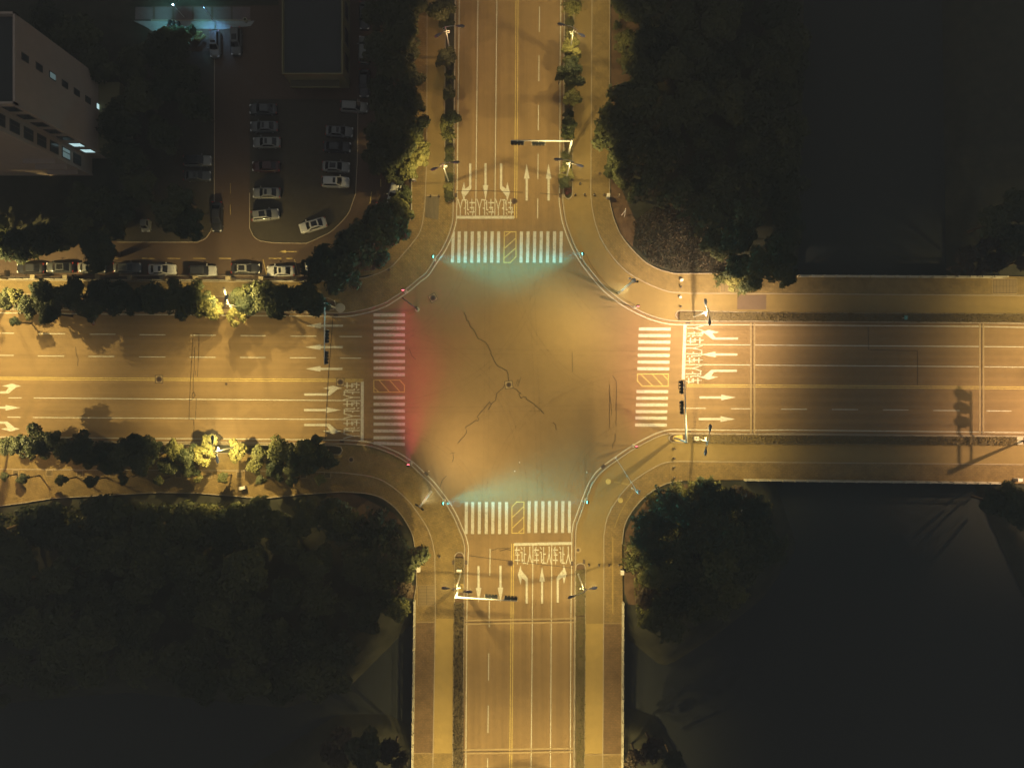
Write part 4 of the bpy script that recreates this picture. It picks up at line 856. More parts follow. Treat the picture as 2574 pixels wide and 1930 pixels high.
# ------------------------------------------------------------------ cars
PAINT = {}
def paint(c, metal=.0):
    if c not in PAINT:
        PAINT[c] = mat('car_paint_%d' % len(PAINT), c, .35, metal, coat=.6, spec=.4)
    return PAINT[c]
WHT, SIL, GRY, DGR, BLK, RED = (.46, .45, .42), (.20, .20, .185), (.11, .112, .11), (.055, .058, .058), (.022, .022, .024), (.05, .013, .01)
def car(px, py, ang, col, label, body='sedan', sun=0, roof=None, L=4.6, Wd=1.8, z=-.03, group='cars in the car park'):
    p = W(px, py, .7); rz = -R(ang)
    root = empty('parked_car', (p.x, p.y, z), rz, label, 'car', group)
    m = paint(col); mr_ = paint(roof) if roof else m
    kL, kW = L / 4.6, Wd / 1.8
    st = [(-2.30, .66, .58), (-2.24, .76, .80), (-2.05, .84, .93), (-1.5, .89, .97), (-.4, .90, .95), (.9, .90, .94), (1.35, .88, .90), (1.8, .85, .82), (2.08, .79, .73), (2.24, .68, .62), (2.30, .52, .50)]
    if body != 'sedan': st = [(-2.28, .74, .70), (-2.22, .82, .98), (-2.0, .87, 1.04), (-1.3, .90, 1.06), (0, .91, 1.04), (.9, .90, 1.02), (1.4, .88, .97), (1.85, .85, .90), (2.1, .79, .80), (2.24, .68, .66), (2.30, .54, .52)]
    mb = MB(); n = len(st)
    for x, hw, zt in st:
        for (yk, zk) in ((1, .22), (1.0, .5), (.985, .78), (.93, .93), (.72, 1.0), (.3, 1.03), (-.3, 1.03), (-.72, 1.0), (-.93, .93), (-.985, .78), (-1.0, .5), (-1, .22)):
            mb.v.append((x * kL, yk * hw * kW, max(.2, zk * zt)))
    for i in range(n - 1):
        for k in range(11): a = i * 12 + k; mb.f.append((a, a + 1, a + 13, a + 12))
    mb.f.append(tuple(range(12))); mb.f.append(tuple((n - 1) * 12 + k for k in range(12))[::-1])
    bo = mb.build('body', m, root, smooth=True)
    zb = .9 if body == 'sedan' else 1.0; zt = 1.43 if body == 'sedan' else 1.62
    if body == 'sedan': b0, b1, t0, t1 = -1.85, 1.12, -1.05, .32
    else: b0, b1, t0, t1 = -2.18, 1.15, -1.80, .42
    hb, ht = .80 * kW, .62 * kW
    # greenhouse
    g = MB(); ring = lambda x0, x1, hw, z_, bow=.06: [(x0 * kL, -hw * .9, z_), (x0 * kL - bow, 0, z_), (x0 * kL, hw * .9, z_), (x0 * kL + .15, hw, z_), (x1 * kL - .15, hw, z_), (x1 * kL, hw * .9, z_), (x1 * kL + bow, 0, z_), (x1 * kL, -hw * .9, z_), (x1 * kL - .15, -hw, z_), (x0 * kL + .15, -hw, z_)]
    A = ring(b0, b1, hb, zb - .06, .10); B = ring(t0, t1, ht, zt - .05, .05); C = [(x * .93 + (t0 + t1) / 2 * kL * .07, y * .88, zt) for x, y, _ in B]
    k = len(g.v); g.v += A + B + C
    for i in range(10): j = (i + 1) % 10; g.f += [(k + i, k + j, k + 10 + j, k + 10 + i), (k + 10 + i, k + 10 + j, k + 20 + j, k + 20 + i)]
    g.f.append(tuple(k + 20 + i for i in range(10))); g.build('roof', mr_, root, smooth=False)
    def pane(name, idx, lo=.10, hi=.97, off=.012, shrink=.93, parent=root, mm=M['glass']):
        P_ = []
        for i in idx: P_.append([Vector(A[i]).lerp(Vector(B[i]), lo), Vector(A[i]).lerp(Vector(B[i]), hi)])
        mid = sum((a + b for a, b in P_), Vector()) / (2 * len(P_))
        nr = (P_[1][0] - P_[0][0]).cross(P_[0][1] - P_[0][0]).normalized()
        if nr.dot(mid - Vector((0, 0, .9))) < 0: nr = -nr
        q = MB()
        for (a0, a1), (c0, c1) in zip(P_, P_[1:]):
            q.quad(*[tuple(mid + (v - mid) * shrink + nr * off) for v in (a0, c0, c1, a1)])
        q.build(name, mm, parent)
    pane('windscreen', (5, 6, 7)); pane('rear_window', (0, 1, 2))
    pane('side_window', (3, 4), .22, .9); pane('side_window', (8, 9), .22, .9)
    if sun:
        q = MB(); xa, xb = (t1 - .25 - (.38 if sun == 1 else .95 if sun == 2 else 1.2)) * kL, (t1 - .22) * kL
        q.box(((xa + xb) / 2, 0, zt + .006), (xb - xa, ht * 1.35, .012)); q.build('sunroof', M['glass'], root)
    for sx in (-1.38, 1.38):
        for sy in (-1, 1):
            t = MB(); t.tube([(sx * kL, sy * .70 * kW, .31), (sx * kL, sy * .885 * kW, .31)], .31, 16); w_ = t.build('wheel', M['tyre'], root)
            t = MB(); t.tube([(sx * kL, sy * .87 * kW, .31), (sx * kL, sy * .893 * kW, .31)], .19, 12); t.build('wheel_rim', M['rimm'], w_)
    for sy in (-1, 1):
        t = MB(); t.box((2.13 * kL, sy * .60 * kW, .64 if body == 'sedan' else .72), (.24, .34, .13)); t.build('headlight', M['lampw'], root)
        t = MB(); t.box((-2.22 * kL, sy * .66 * kW, .76 if body == 'sedan' else .92), (.14, .30, .14)); t.build('tail_light', M['lampr'], root)
        t = MB(); t.box((.82 * kL, sy * .99 * kW, 1.0), (.14, .24, .14)); t.build('mirror', m, root)
    return root
car(540, 111, 90, SIL, 'silver hatchback lit blue beside the court at the top', 'suv', 1, L=4.4, Wd=1.75)
car(593, 104, 90, GRY, 'grey car standing right of the blue-lit silver hatchback', 'suv', 2)
car(916, 39, 90, DGR, 'dark grey car at the top edge right of the flat roofed building')
car(914.5, 125, -90, SIL, 'grey estate car facing up right of the flat roofed building', 'suv')
car(915, 209, 90, BLK, 'black car in shadow below the grey estate car')
car(661, 274, 180, DGR, 'very dark grey car, top of the left bay row')
car(663, 318, 180, GRY, 'grey car with sunroof, second from top of the left bay row', sun=1)
car(670, 358, 180, SIL, 'silver car with sunroof, third from top of the left bay row', sun=1)
car(668, 418, 180, RED, 'dark red car between silver cars in the left bay row')
car(669.5, 485, 180, SIL, 'silver car with sunroof below the dark red car', sun=1)
car(667, 540, -6, SIL, 'pale off-roader with dark glass roof at the lower end of the left bay row', 'suv', 2)
car(786, 566, 164, WHT, 'white saloon parked askew at the lower corner of the parking island', sun=2)
car(890, 268.5, 4, SIL, 'silver van-like car below the flat roofed building', 'suv')
car(852.6, 330, 4, GRY, 'grey car with sunroof in the right bay row, second from top', sun=1)
car(847, 369, 2, BLK, 'black car in the middle of the right bay row')
car(844.5, 419, 3, SIL, 'silver car with long glass roof in the right bay row', sun=2)
car(843, 457, 2, WHT, 'white car at the bottom of the right bay row', 'suv', 1)
car(496.4, 404, 0, SIL, 'silver car with black roof left of the lot lane', 'suv', 0, roof=BLK)
car(495, 442, 0, DGR, 'dark grey car below the silver car left of the lot lane', sun=1)
car(545, 545, 90, BLK, 'long black car standing at the corner of the lot lane', L=5.0)
g2 = 'cars parked in the row along the fence'
car(76, 674, 180, BLK, 'black car leftmost in the row along the fence', group=g2)
car(150, 672, 180, DGR, 'dark green-grey car with sunroof, second in the fence row', sun=2, group=g2)
car(230, 673, 0, SIL, 'silver car facing right, third in the fence row', group=g2)
car(319, 673, 0, GRY, 'blue-grey car, fourth in the fence row', group=g2)
car(407, 677, 0, WHT, 'white car with small sunroof, fifth in the fence row', sun=1, group=g2)
car(510, 681, 0, WHT, 'white car with black roof, sixth in the fence row', 'suv', 0, roof=BLK, group=g2, L=4.5)
car(617, 675, 0, BLK, 'black car with pale roof rim and glass roof in the fence row', sun=2, roof=SIL, group=g2, L=4.8)
car(705, 681, 180, WHT, 'white car facing left with sunroof in the fence row', sun=1, group=g2)
car(800, 672, 0, WHT, 'white car hidden under the big round tree', group=g2)
car(992, 481, 105, WHT, 'white off-roader half under trees at the right end of the lot', 'suv', group=g2)
car(874, 642, 140, BLK, 'black car half hidden between the two big trees', group=g2)
car(945, 545, 110, GRY, 'grey car under the trees beside the lot exit', group=g2)
car(366, 567, 90, SIL, 'tiny pale three wheeled cab parked on the garden path', 'suv', 0, L=2.0, Wd=1.4, group='small vehicles')

def scooter(px, py, ang, label):
    p = W(px, py); root = empty('motor_scooter', (p.x, p.y, -.01), -R(ang), label, 'scooter', 'scooters beside the blue-lit court')
    for sx in (-.6, .6):
        t = MB(); t.tube([(sx, -.06, .26), (sx, .06, .26)], .26, 14); t.build('wheel', M['tyre'], root)
    t = MB(); t.tube([(-.75, 0, .55), (-.3, 0, .6), (.1, 0, .38), (.42, 0, .5), (.5, 0, .95)], [.12, .17, .16, .14, .07], 8); t.build('body', M['black'], root, smooth=True)
    t = MB(); t.box((-.3, 0, .78), (.65, .28, .12)); t.build('seat', M['tyre'], root)
    t = MB(); t.tube([(.48, -.34, 1.0), (.52, 0, .96), (.48, .34, 1.0)], .03, 6); t.build('handlebar', M['rimm'], root)
for x, y, a, l in ((430, 66, 95, 'dark scooter leftmost beside the blue-lit court'), (441, 68, 80, 'dark scooter with a pale helmet box, middle of the scooters'), (454, 70, 85, 'dark scooter rightmost beside the blue-lit court')): scooter(x, y, a, l)

# ------------------------------------------------------------------ lights
def lamp_light(name, loc, energy, color, parent=None, spread=.36, rot=None, size=R(147), blend=.45, radius=.09, wide=True):
    l = bpy.data.lights.new(name, 'SPOT'); l.energy = energy; l.color = color; l.spot_size = size; l.spot_blend = blend; l.shadow_soft_size = radius
    if wide == 'fan':     # a flat beam: narrow sideways, the light of a lens that reaches far along the crossing
        l.use_nodes = True; nt = l.node_tree; N = nt.nodes; em = N['Emission']; Lk = nt.links
        tc = N.new('ShaderNodeTexCoord'); sp = N.new('ShaderNodeSeparateXYZ'); Lk.new(tc.outputs['Normal'], sp.inputs[0])
        def mm(op, a, c=None):
            n = N.new('ShaderNodeMath'); n.operation = op
            for i, q in enumerate((a, c)):
                if q is None: continue
                if isinstance(q, (int, float)): n.inputs[i].default_value = q
                else: Lk.new(q, n.inputs[i])
            return n.outputs[0]
        az = mm('DIVIDE', sp.outputs[0], sp.outputs[2]); ay = mm('DIVIDE', sp.outputs[1], sp.outputs[2])
        g = mm('EXPONENT', mm('MULTIPLY', mm('MULTIPLY', az, az), -1 / spread ** 2))
        dn_ = mm('POWER', mm('ADD', mm('MULTIPLY', ay, ay), .022), 1.15)
        cut = N.new('ShaderNodeMapRange'); cut.inputs[1].default_value = .03; cut.inputs[2].default_value = .11; Lk.new(mm('ABSOLUTE', ay), cut.inputs[0])
        Lk.new(mm('MULTIPLY', mm('DIVIDE', g, dn_), cut.outputs[0]), em.inputs['Strength'])
    elif wide:
        l.use_nodes = True; nt = l.node_tree; N = nt.nodes; em = N['Emission']
        tc = N.new('ShaderNodeTexCoord'); sp = N.new('ShaderNodeSeparateXYZ'); nt.links.new(tc.outputs['Normal'], sp.inputs[0])
        sq = N.new('ShaderNodeMath'); sq.operation = 'MULTIPLY'; nt.links.new(sp.outputs[2], sq.inputs[0]); nt.links.new(sp.outputs[2], sq.inputs[1])
        ad = N.new('ShaderNodeMath'); ad.operation = 'ADD'; ad.inputs[1].default_value = .10; nt.links.new(sq.outputs[0], ad.inputs[0])
        dv = N.new('ShaderNodeMath'); dv.operation = 'DIVIDE'; dv.inputs[0].default_value = 1.0; nt.links.new(ad.outputs[0], dv.inputs[1])
        nt.links.new(dv.outputs[0], em.inputs['Strength'])
    o = bpy.data.objects.new(name, l); COL.objects.link(o)
    if parent is not None: o.parent = parent
    o.location = loc
    if rot: o.rotation_euler = rot
    return o
SOD = (1.0, .77, .30)      # sodium yellow
SODR = (1.0, .62, .30)     # older, redder lamp

def drop_head(mb, a, b, wd):
    """teardrop luminaire from a (neck) to b (tip)"""
    a, b = Vector(a), Vector(b); d = b - a
    ts = (0, .15, .4, .65, .85, .96, 1.0); ws = (.12, .35, .75, 1.0, .85, .5, .1)
    mb.tube([a + d * t for t in ts], [wd * k for k in ws], 10)
def street_lamp(top_px, road_px, path_px, label, e_road, e_path, h=10.0, col=SOD, curl=True, lit_path_head=False, lit_road_head=False, col_path=None):
    t = W(*top_px, h); root = empty('street_lamp', (t.x, t.y, 0), 0, label, 'street lamp', 'twin arm street lamps')
    o = Vector((t.x, t.y, 0))
    mb = MB(); mb.tube([(0, 0, 0), (0, 0, .7), (0, 0, .75), (0, 0, h)], [.16, .16, .13, .065], 10); mb.build('pole', M['pole'], root)
    mb = MB(); mb.box((0, 0, .2), (.5, .5, .12)); mb.build('base_plate', M['head'], root)
    for (hp, z, e, shell_lit, k, c) in ((road_px, h, e_road, lit_road_head, 0, col), (path_px, h - 1.3, e_path, lit_path_head, 1, col_path or col)):
        q = W(*hp, z + .35) - o; q.z = z + .35
        d = Vector((q.x, q.y, 0)); dn = d.normalized() if d.length > 0 else Vector((1, 0, 0))
        neck = q - dn * .75; neck.z = z + .3
        arm = MB(); arm.tube([(0, 0, z - .5), tuple(-dn * .45 + Vector((0, 0, z - 1.0))), tuple(-dn * .55 + Vector((0, 0, z - .45))), (0, 0, z - .02), tuple(neck * .55 + Vector((0, 0, z * .45 + .12))), tuple(neck)], [.05, .05, .05, .05, .04, .035], 6)
        arm.build('arm', M['pole'], root, smooth=True)
        hd = MB(); drop_head(hd, neck, neck + dn * 1.45 + Vector((0, 0, .05)), .24); ho = hd.build('lamp_head', M['head_lit'] if shell_lit else M['head'], root, smooth=True)
        ln_ = MB(); c_ = neck + dn * .85; ln_.box((c_.x, c_.y, c_.z - .20), (.42, .2, .05), math.atan2(dn.y, dn.x)); ln_.build('lens', M['lens'] if e > 0 else M['lensoff'], ho)
        if e > 0:
            lamp_light('lamp_light', (c_.x, c_.y, c_.z - .34), e * STREET, c, root)
    return root
K = 1.0
street_lamp((1120, 68), (1157, 66), (1102, 88), 'upper twin arm street lamp left of the top road', 900, 500, col=SODR)
street_lamp((1113, 411), (1144, 408), (1093, 424), 'lower twin arm street lamp left of the top road', 1500, 2600)
street_lamp((1443, 70), (1413, 62), (1461, 88), 'upper twin arm street lamp right of the top road', 1500, 1500, lit_path_head=True)
street_lamp((1435, 404), (1404, 401), (1456, 416), 'lower twin arm street lamp right of the top road', 2300, 2300, lit_path_head=True)
street_lamp((1782, 782), (1784, 807), (1774, 761), 'twin arm street lamp on the hedge above the right road', 12500, 4000, h=9, lit_path_head=True, col=(1, .75, .46))
street_lamp((1781, 1110), (1785, 1077), (1774, 1134), 'twin arm street lamp on the hedge below the right road', 4500, 2400, h=9)
street_lamp((1146, 1485), (1176, 1487), (1121, 1478), 'twin arm street lamp left of the bottom road', 3300, 3500)
street_lamp((1469, 1487), (1438, 1499), (1491, 1478), 'twin arm street lamp right of the bottom road', 3600, 3700, lit_path_head=True)
street_lamp((537, 1136), (534, 1105), (546, 1153), 'twin arm street lamp among trees below the left road', 11000, 1900, lit_path_head=True)
street_lamp((566, 763), (568, 750), (565, 733), 'twin arm street lamp among trees above the left road', 2600, 4200)
street_lamp((-100, 742), (-98, 730), (-100, 712), 'street lamp beyond the left edge above the left road', 13000, 2500)
street_lamp((-100, 1142), (-100, 1112), (-100, 1165), 'street lamp beyond the left edge below the left road', 9500, 1700, col_path=SODR)
street_lamp((2785, 1118), (2785, 1085), (2785, 1142), 'street lamp beyond the right edge below the right road', 11000, 2600, col=(1, .66, .36))
street_lamp((2785, 782), (2785, 810), (2785, 760), 'street lamp beyond the right edge above the right road', 5500, 2600)
street_lamp((1134, 2045), (1165, 2045), (1110, 2040), 'street lamp beyond the bottom edge left of the bridge road', 3800, 5200)
street_lamp((1480, 2045), (1450, 2045), (1502, 2040), 'street lamp beyond the bottom edge right of the bridge road', 3800, 5200)
street_lamp((1447, -240), (1415, -240), (1465, -240), 'street lamp beyond the top edge right of the top road', 1500, 1300)

# tall corner masts
def mast(base_px, h, col_m, label, heads, light=None, aim=None, kind='bar', name='corner_mast'):
    b = W(*base_px); root = empty(name, (b.x, b.y, 0), 0, label, 'mast', 'tall masts at the corners of the crossing')
    mb = MB(); mb.tube([(0, 0, 0), (0, 0, h)], [.26, .13] if kind != 'thin' else [.14, .09], 12); mb.build('pole', col_m, root, smooth=True)
    return root
mN = mast((1556, 737), 14.0, M['pole'], 'tall white corner mast with ball top on the upper right corner', None)
t = MB(); t.ball((0, 0, 13.8), .36, 14, 10, 1.2); t.build('cap', M['pole'], mN, smooth=True)
t = MB(); t.tube([(-.62, .5, 13.3), (0, 0, 13.5), (.62, -.2, 13.3)], .05, 6); t.build('cross_arm', M['poledark'], mN)
t = MB(); t.ball((-.5, .35, 13.4), .2, 10, 8); t.build('camera_dome', M['signwhite'], mN, smooth=True)
t = MB(); t.ball((.62, -.1, 13.4), .18, 10, 8); t.build('camera_dome', M['black'], mN, smooth=True)
mS = mast((1083, 1236), 14.0, M['pole'], 'tall pale corner mast with a black cross arm on the lower left corner', None)
t = MB(); t.tube([(-.45, .25, 14.05), (.45, -.35, 14.05)], .05, 6); t.build('cross_arm', M['poledark'], mS)
for s in (-1, 1):
    t = MB(); t.tube([(s * .25, -s * .17, 14.1), (s * .62, -s * .42, 14.1)], [.15, .13], 8); t.build('floodlight', M['black'], mS)
mW = mast((1049, 778), 15.5, M['poledark'], 'thin dark mast standing on a round pad inside the upper left kerb curve', None, kind='thin')
t = MB(); t.tube([(0, 0, .01), (0, 0, .16)], .40, 24); t.build('base_pad', M['stone'], mW)
t = MB(); t.box((.05, .25, 1.5), (.25, .2, .5)); t.build('control_box', M['black'], mW)
# floodlight units that light the crossing, mounted on the two corner masts
def flood(loc, aim, e, col, size=70):
    d = (Vector(aim) - Vector(loc)).normalized(); q = d.to_track_quat('-Z', 'Y').to_euler()
    o = lamp_light('flood_light', loc, e, col, None, rot=tuple(q), size=R(size), blend=1.0, radius=.3, wide=False); return o
fl = W(1556, 737); flood((fl.x - .6, fl.y - .6, 13.0), (-9, -4, 0), 28000, (1, .80, .29), 126)
fl = W(1083, 1236); flood((fl.x + .4, fl.y + .4, 13.6), (5, 3, 0), 27000, (1, .75, .31), 126)

# ------------------------------------------------------------------ signal gantries
def signal_head(parent, c, axis, facing, n=4):
    """horizontal signal box, its lenses towards `facing`"""
    u = Vector(axis).normalized(); f = Vector(facing).normalized(); c = Vector(c); ang = math.atan2(u.y, u.x)
    mb = MB(); mb.box(tuple(c), (2.05, .30, .52), ang); hb = mb.build('signal_head', M['black'], parent)
    for k in range(n):
        p = c + u * (-.75 + k * 1.5 / (n - 1)) + f * .17
        t = MB(); t.tube([tuple(p), tuple(p + f * .04)], .17, 12); t.build('lens', M['lensoff'] if 0 else M['poledark'], hb)
        v = MB(); q = p + f * .17 + Vector((0, 0, .19)); v.box(tuple(q), (.40, .34, .03), ang); v.build('visor', M['black'], hb)
    for s in (-1, 1):
        v = MB(); v.box(tuple(c + u * s * 1.04 + f * .05), (.05, .46, .58), ang); v.build('end_plate', M['rim'], hb)
def gantry(base_px, h, end_px, heads, facing, label, thick=1.0, col='pole', base_pad=None):
    b = W(*base_px); root = empty('signal_gantry', (b.x, b.y, 0), 0, label, 'traffic signal', 'signal gantries over the four roads')
    e = W(*end_px, h) - Vector((b.x, b.y, 0)); e.z = h
    m = M[col]
    mb = MB(); mb.tube([(0, 0, 0), (0, 0, h + .25)], [.20 * thick, .15 * thick], 12); mb.build('pole', m, root, smooth=True)
    mb = MB(); mb.tube([(0, 0, h), tuple(e)], [.155 * thick, .065 * thick], 10); mb.build('arm', m, root, smooth=True)
    mb = MB(); mb.tube([(0, 0, -.05), (0, 0, .12)], .36, 16); mb.build('base_plate', M['head'], root)
    ax = e.copy(); ax.z = 0; f = Vector(facing)
    for hp in heads:
        c = W(*hp, h - .25) - Vector((b.x, b.y, 0)); c.z = h - .25
        signal_head(root, c, ax, f)
        t = MB(); t.tube([tuple(c + Vector((0, 0, .26))), tuple(c - f * .35 + Vector((0, 0, .30)))], .04, 6); t.build('bracket', m, root)
    return root
gantry((1428, 392), 7.0, (1284, 353.5), [(1300.5, 358.5), (1353.5, 360)], (0, -1, 0), 'signal gantry over the top road')
gantry((845, 775), 7.0, (815, 916), [(820.5, 846), (819, 899)], (1, 0, 0), 'pale green signal gantry over the left road', .8)
gantry((1155, 1468), 7.0, (1300, 1510), [(1235, 1500), (1284, 1504)], (0, 1, 0), 'signal gantry over the bottom road')
gantry((1697, 1101), 7.4, (1721, 955), [(1714.5, 973), (1715.5, 1024)], (-1, 0, 0), 'signal gantry over the stop line of the right road')
# camera gantry lower right corner
b = W(1588, 1226); root = empty('camera_gantry', (b.x, b.y, 0), 0, 'thin camera gantry reaching from the lower right pavement to the kerb', 'camera gantry')
t = MB(); t.tube([(0, 0, 0), (0, 0, 6.4)], [.12, .09], 10); t.build('pole', M['pole'], root)
e = W(1548, 1151, 6.3) - b; t = MB(); t.tube([(0, 0, 6.3), (e.x, e.y, 6.35)], [.06, .035], 8); t.build('arm', M['pole'], root)
t = MB(); t.box((.25, .3, 5.2), (.4, .3, .5)); t.build('control_box', M['cabinet'], root)
t = MB(); t.box((e.x, e.y, 6.3), (.4, .16, .16), .8); t.build('camera', M['signwhite'], root)

# pedestrian signals
def ped(px, py, kind, aim_px, energy, label, h=2.9, size=84, tilt=.2):
    top = W(px, py, h); root = empty('pedestrian_signal', (top.x, top.y, 0), 0, label, 'pedestrian signal', 'pedestrian signals around the crossing')
    a = W(*aim_px); d = Vector((a.x - top.x, a.y - top.y, 0)).normalized(); ang = math.atan2(d.y, d.x)
    mb = MB(); mb.tube([(0, 0, 0), (0, 0, h - .3)], [.07, .06], 8); mb.build('pole', M['poledark'], root)
    mb = MB(); mb.box((0, 0, h - .1), (.26, .42, .85), ang); hd = mb.build('signal_head', M['black'], root)
    mb = MB(); c = d * .145; mb.box((c.x, c.y, h + .08), (.05, .34, .34), ang); mb.build('lens_lit', M['cyan' if kind == 'g' else 'red'], hd)
    mb = MB(); mb.box((c.x, c.y, h - .32), (.05, .34, .34), ang); mb.build('lens_dark', M['poledark'], hd)
    mb = MB(); mb.box((d.y * .22, -d.x * .22, 1.2), (.2, .16, .34), ang); mb.build('push_button_box', M['rim'], root)
    mb = MB(); mb.tube([(0, 0, .02), (0, 0, .14)], .3, 14); mb.build('base_pad', M['stone'], root)
    col = (.03, .80, 1.0) if kind == 'g' else (1.0, .03, .24)
    aimv = Vector((d.x * 10, d.y * 10, -tilt)); q = aimv.to_track_quat('-Z', 'Y').to_euler()
    lamp_light('signal_glow', (d.x * .3, d.y * .3, h + .1), energy, col, root, rot=tuple(q), size=R(156), blend=.25, radius=.12, wide='fan', spread=.30 if kind == 'g' else .36)
    return root
GE = 900; RE = 430
ped(1087, 645, 'g', (1287, 676), GE, 'pedestrian signal glowing green on the upper left kerb curve')
ped(1466, 638, 'g', (1287, 676), GE, 'pedestrian signal glowing green on the upper right kerb curve')
ped(1112, 1265, 'g', (1287, 1236), GE * 1.5, 'pedestrian signal glowing green on the lower left kerb curve')
ped(1478, 1262, 'g', (1287, 1236), GE * .35, 'pedestrian signal glowing green on the lower right kerb curve')
ped(1013, 727, 'r', (1030, 950), RE * .8, 'pedestrian signal glowing red on the upper left kerb curve')
ped(1026, 1170, 'r', (1046, 960), RE * 1.5, 'pedestrian signal glowing red on the lower left kerb curve')
ped(1604, 768, 'r', (1592, 950), RE * .3, 'pedestrian signal glowing red on the upper right kerb curve')
ped(1600, 1124, 'r', (1590, 950), RE * .5, 'pedestrian signal glowing red on the lower right kerb curve')

# ------------------------------------------------------------------ fences and railings
def fence(pts, label, h=1.9, step=2.0, pillars=(), name='steel_fence', wall=.35, col='fence', dense=.28, z0=0.0, postcol=None):
    P_ = [W(*p) for p in pts]; o = P_[0]; root = empty(name, (o.x, o.y, z0), 0, label, 'fence' if name == 'steel_fence' else 'railing')
    bars = MB(); rails = MB(); wl = MB()
    for a, b in zip(P_, P_[1:]):
        a = a - o; b = b - o; d = b - a; L = d.length; ang = math.atan2(d.y, d.x); c = (a + b) / 2
        if wall: wl.box((c.x, c.y, wall / 2), (L + .1, .22, wall), ang)
        rails.box((c.x, c.y, h), (L, .07, .07), ang); rails.box((c.x, c.y, wall + .15), (L, .05, .05), ang)
        n = int(L / dense)
        for k in range(n + 1):
            q = a + d * (k / max(1, n)); bars.box((q.x, q.y, (h + wall) / 2), (.035, .035, h - wall), ang)
        m = max(1, int(L / step))
        for k in range(m):
            q = a + d * (k / m); t = MB(); t.box((q.x, q.y, h / 2 + .05), (.12, .12, h + .1), ang); t.build('post', M[postcol or col], root)
    rails.build('rail', M[col], root); bars.build('bars', M[col], root)
    if wall: wl.build('base_wall', M['stone'], root)
    for q in pillars:
        p = W(*q) - o; t = MB(); t.box((p.x, p.y, 1.1), (.62, .5, 2.2)); pi = t.build('pillar', M['pillar'], root); t = MB(); t.box((p.x, p.y, 2.24), (.74, .6, .1)); t.build('pillar_cap', M['pillar'], pi)
    return root
fence([(-60, 700), (300, 703), (806, 706)], 'dark steel fence with square pillars between parked row and left pavement', step=2.6, pillars=[(20, 700), (105, 700.5), (185, 701), (265, 702), (344, 702.5), (424, 703), (506, 703.5), (587, 704), (668, 705), (749, 705.5)])
fence([(1042, -60), (1039, 300), (1035, 400), (1034, 540), (1021, 574), (974, 619), (922, 658), (879, 690), (812, 706)], 'dark steel fence along the trees left of the top road', step=3)
def railing(a, b, label, side, n):
    o = W(*a); e = W(*b) - o; root = empty('bridge_railing', (o.x, o.y, .1), 0, label, 'railing', 'railings of the two bridges')
    L = e.length; ang = math.atan2(e.y, e.x); c = e / 2
    t = MB(); t.box((c.x, c.y, 1.05), (L, .16, .10), ang); t.build('top_rail', M['stone'], root)
    t = MB(); t.box((c.x, c.y, .10), (L, .30, .2), ang); t.build('kerb_beam', M['stone'], root)
    t = MB()
    for z in (.45, .75): t.box((c.x, c.y, z), (L, .05, .05), ang)
    t.build('mid_rail', M['stone'], root)
    for k in range(n + 1):
        q = e * (k / n); t = MB(); t.box((q.x, q.y, .6), (.20, .26, 1.2), ang); t.build('post', M['stone'], root)
railing((2004, 695), (2520, 698), 'stone railing along the upper side of the right bridge', 1, 17)
railing((1870, 1205), (2510, 1213), 'stone railing along the lower side of the right bridge', 1, 21)
railing((1043.5, 1508), (1037, 1960), 'stone railing along the left side of the bottom bridge', 1, 15)
railing((1565, 1512), (1563, 1960), 'stone railing along the right side of the bottom bridge', 1, 15)

# ------------------------------------------------------------------ small street things
def manhole(px, py, label, square=True, ang=0, r=.48, z=.018):
    p = W(px, py); root = empty('manhole_cover', (p.x, p.y, z), R(ang), label, 'manhole cover')
    if square:
        t = MB(); a = .62
        for (x0, y0, x1, y1) in ((-a, -a, a, -a), (a, -a, a, a), (a, a, -a, a), (-a, a, -a, -a)):
            t.box(((x0 + x1) / 2, (y0 + y1) / 2, .004), (abs(x1 - x0) + .09, abs(y1 - y0) + .09, .008 + .001 * (abs(x0 - x1) > .1)))
        t.build('frame', M['tar'], root)
        t = MB(); t.box((0, 0, .001), (1.2, 1.2, .006)); t.build('collar', M['joint'], root)
    t = MB(); t.tube([(0, 0, 0), (0, 0, .012)], r, 28); t.build('cover', M['iron'], root)
    t = MB(); t.tube([(0, 0, .012), (0, 0, .016)], r * .55, 20); t.build('cover_plate', M['tar'], root)
manhole(1279, 967, 'square framed manhole cover at the centre of the crossing', ang=8, r=.42)
manhole(400, 953, 'square framed manhole cover on the double yellow line of the left road')
manhole(855.5, 960.5, 'square framed manhole cover by the left stop line')
manhole(1088.5, 749, 'tilted square framed manhole cover near the upper left kerb', ang=30)
manhole(1715, 968, 'square framed manhole cover under the signals of the right road', r=.36)
manhole(1293, 506, 'round manhole cover on the yellow line of the top road', False, r=.5)
manhole(1283, 1415, 'round manhole cover on the yellow line of the bottom road', False, r=.5)
manhole(569, 965, 'small round cover in the left road below the yellow line', False, r=.22)
manhole(1453, 1382, 'round cover with pale ring beside the lower right kerb', False, r=.26, z=.03)
manhole(1508, 437, 'small round cover in the upper right brick pavement', False, r=.27, z=.108)
manhole(883, 1155, 'round cover with pale ring on the lower left pavement', False, r=.36, z=.03)
manhole(977, 678, 'small round cover in the upper left brick pavement', False, r=.25, z=.112)
for x, y, z in ((1453, 1382, .026), (883, 1155, .026)):
    p = W(x, y); t = MB(); t.tube([(p.x, p.y, z - .004), (p.x, p.y, z + .004)], .5, 24); tag(t.build('cover_surround', M['joint']), 'pale concrete ring around a round cover ' + ('beside the lower right kerb' if x > 1000 else 'on the lower left pavement'), 'concrete ring')
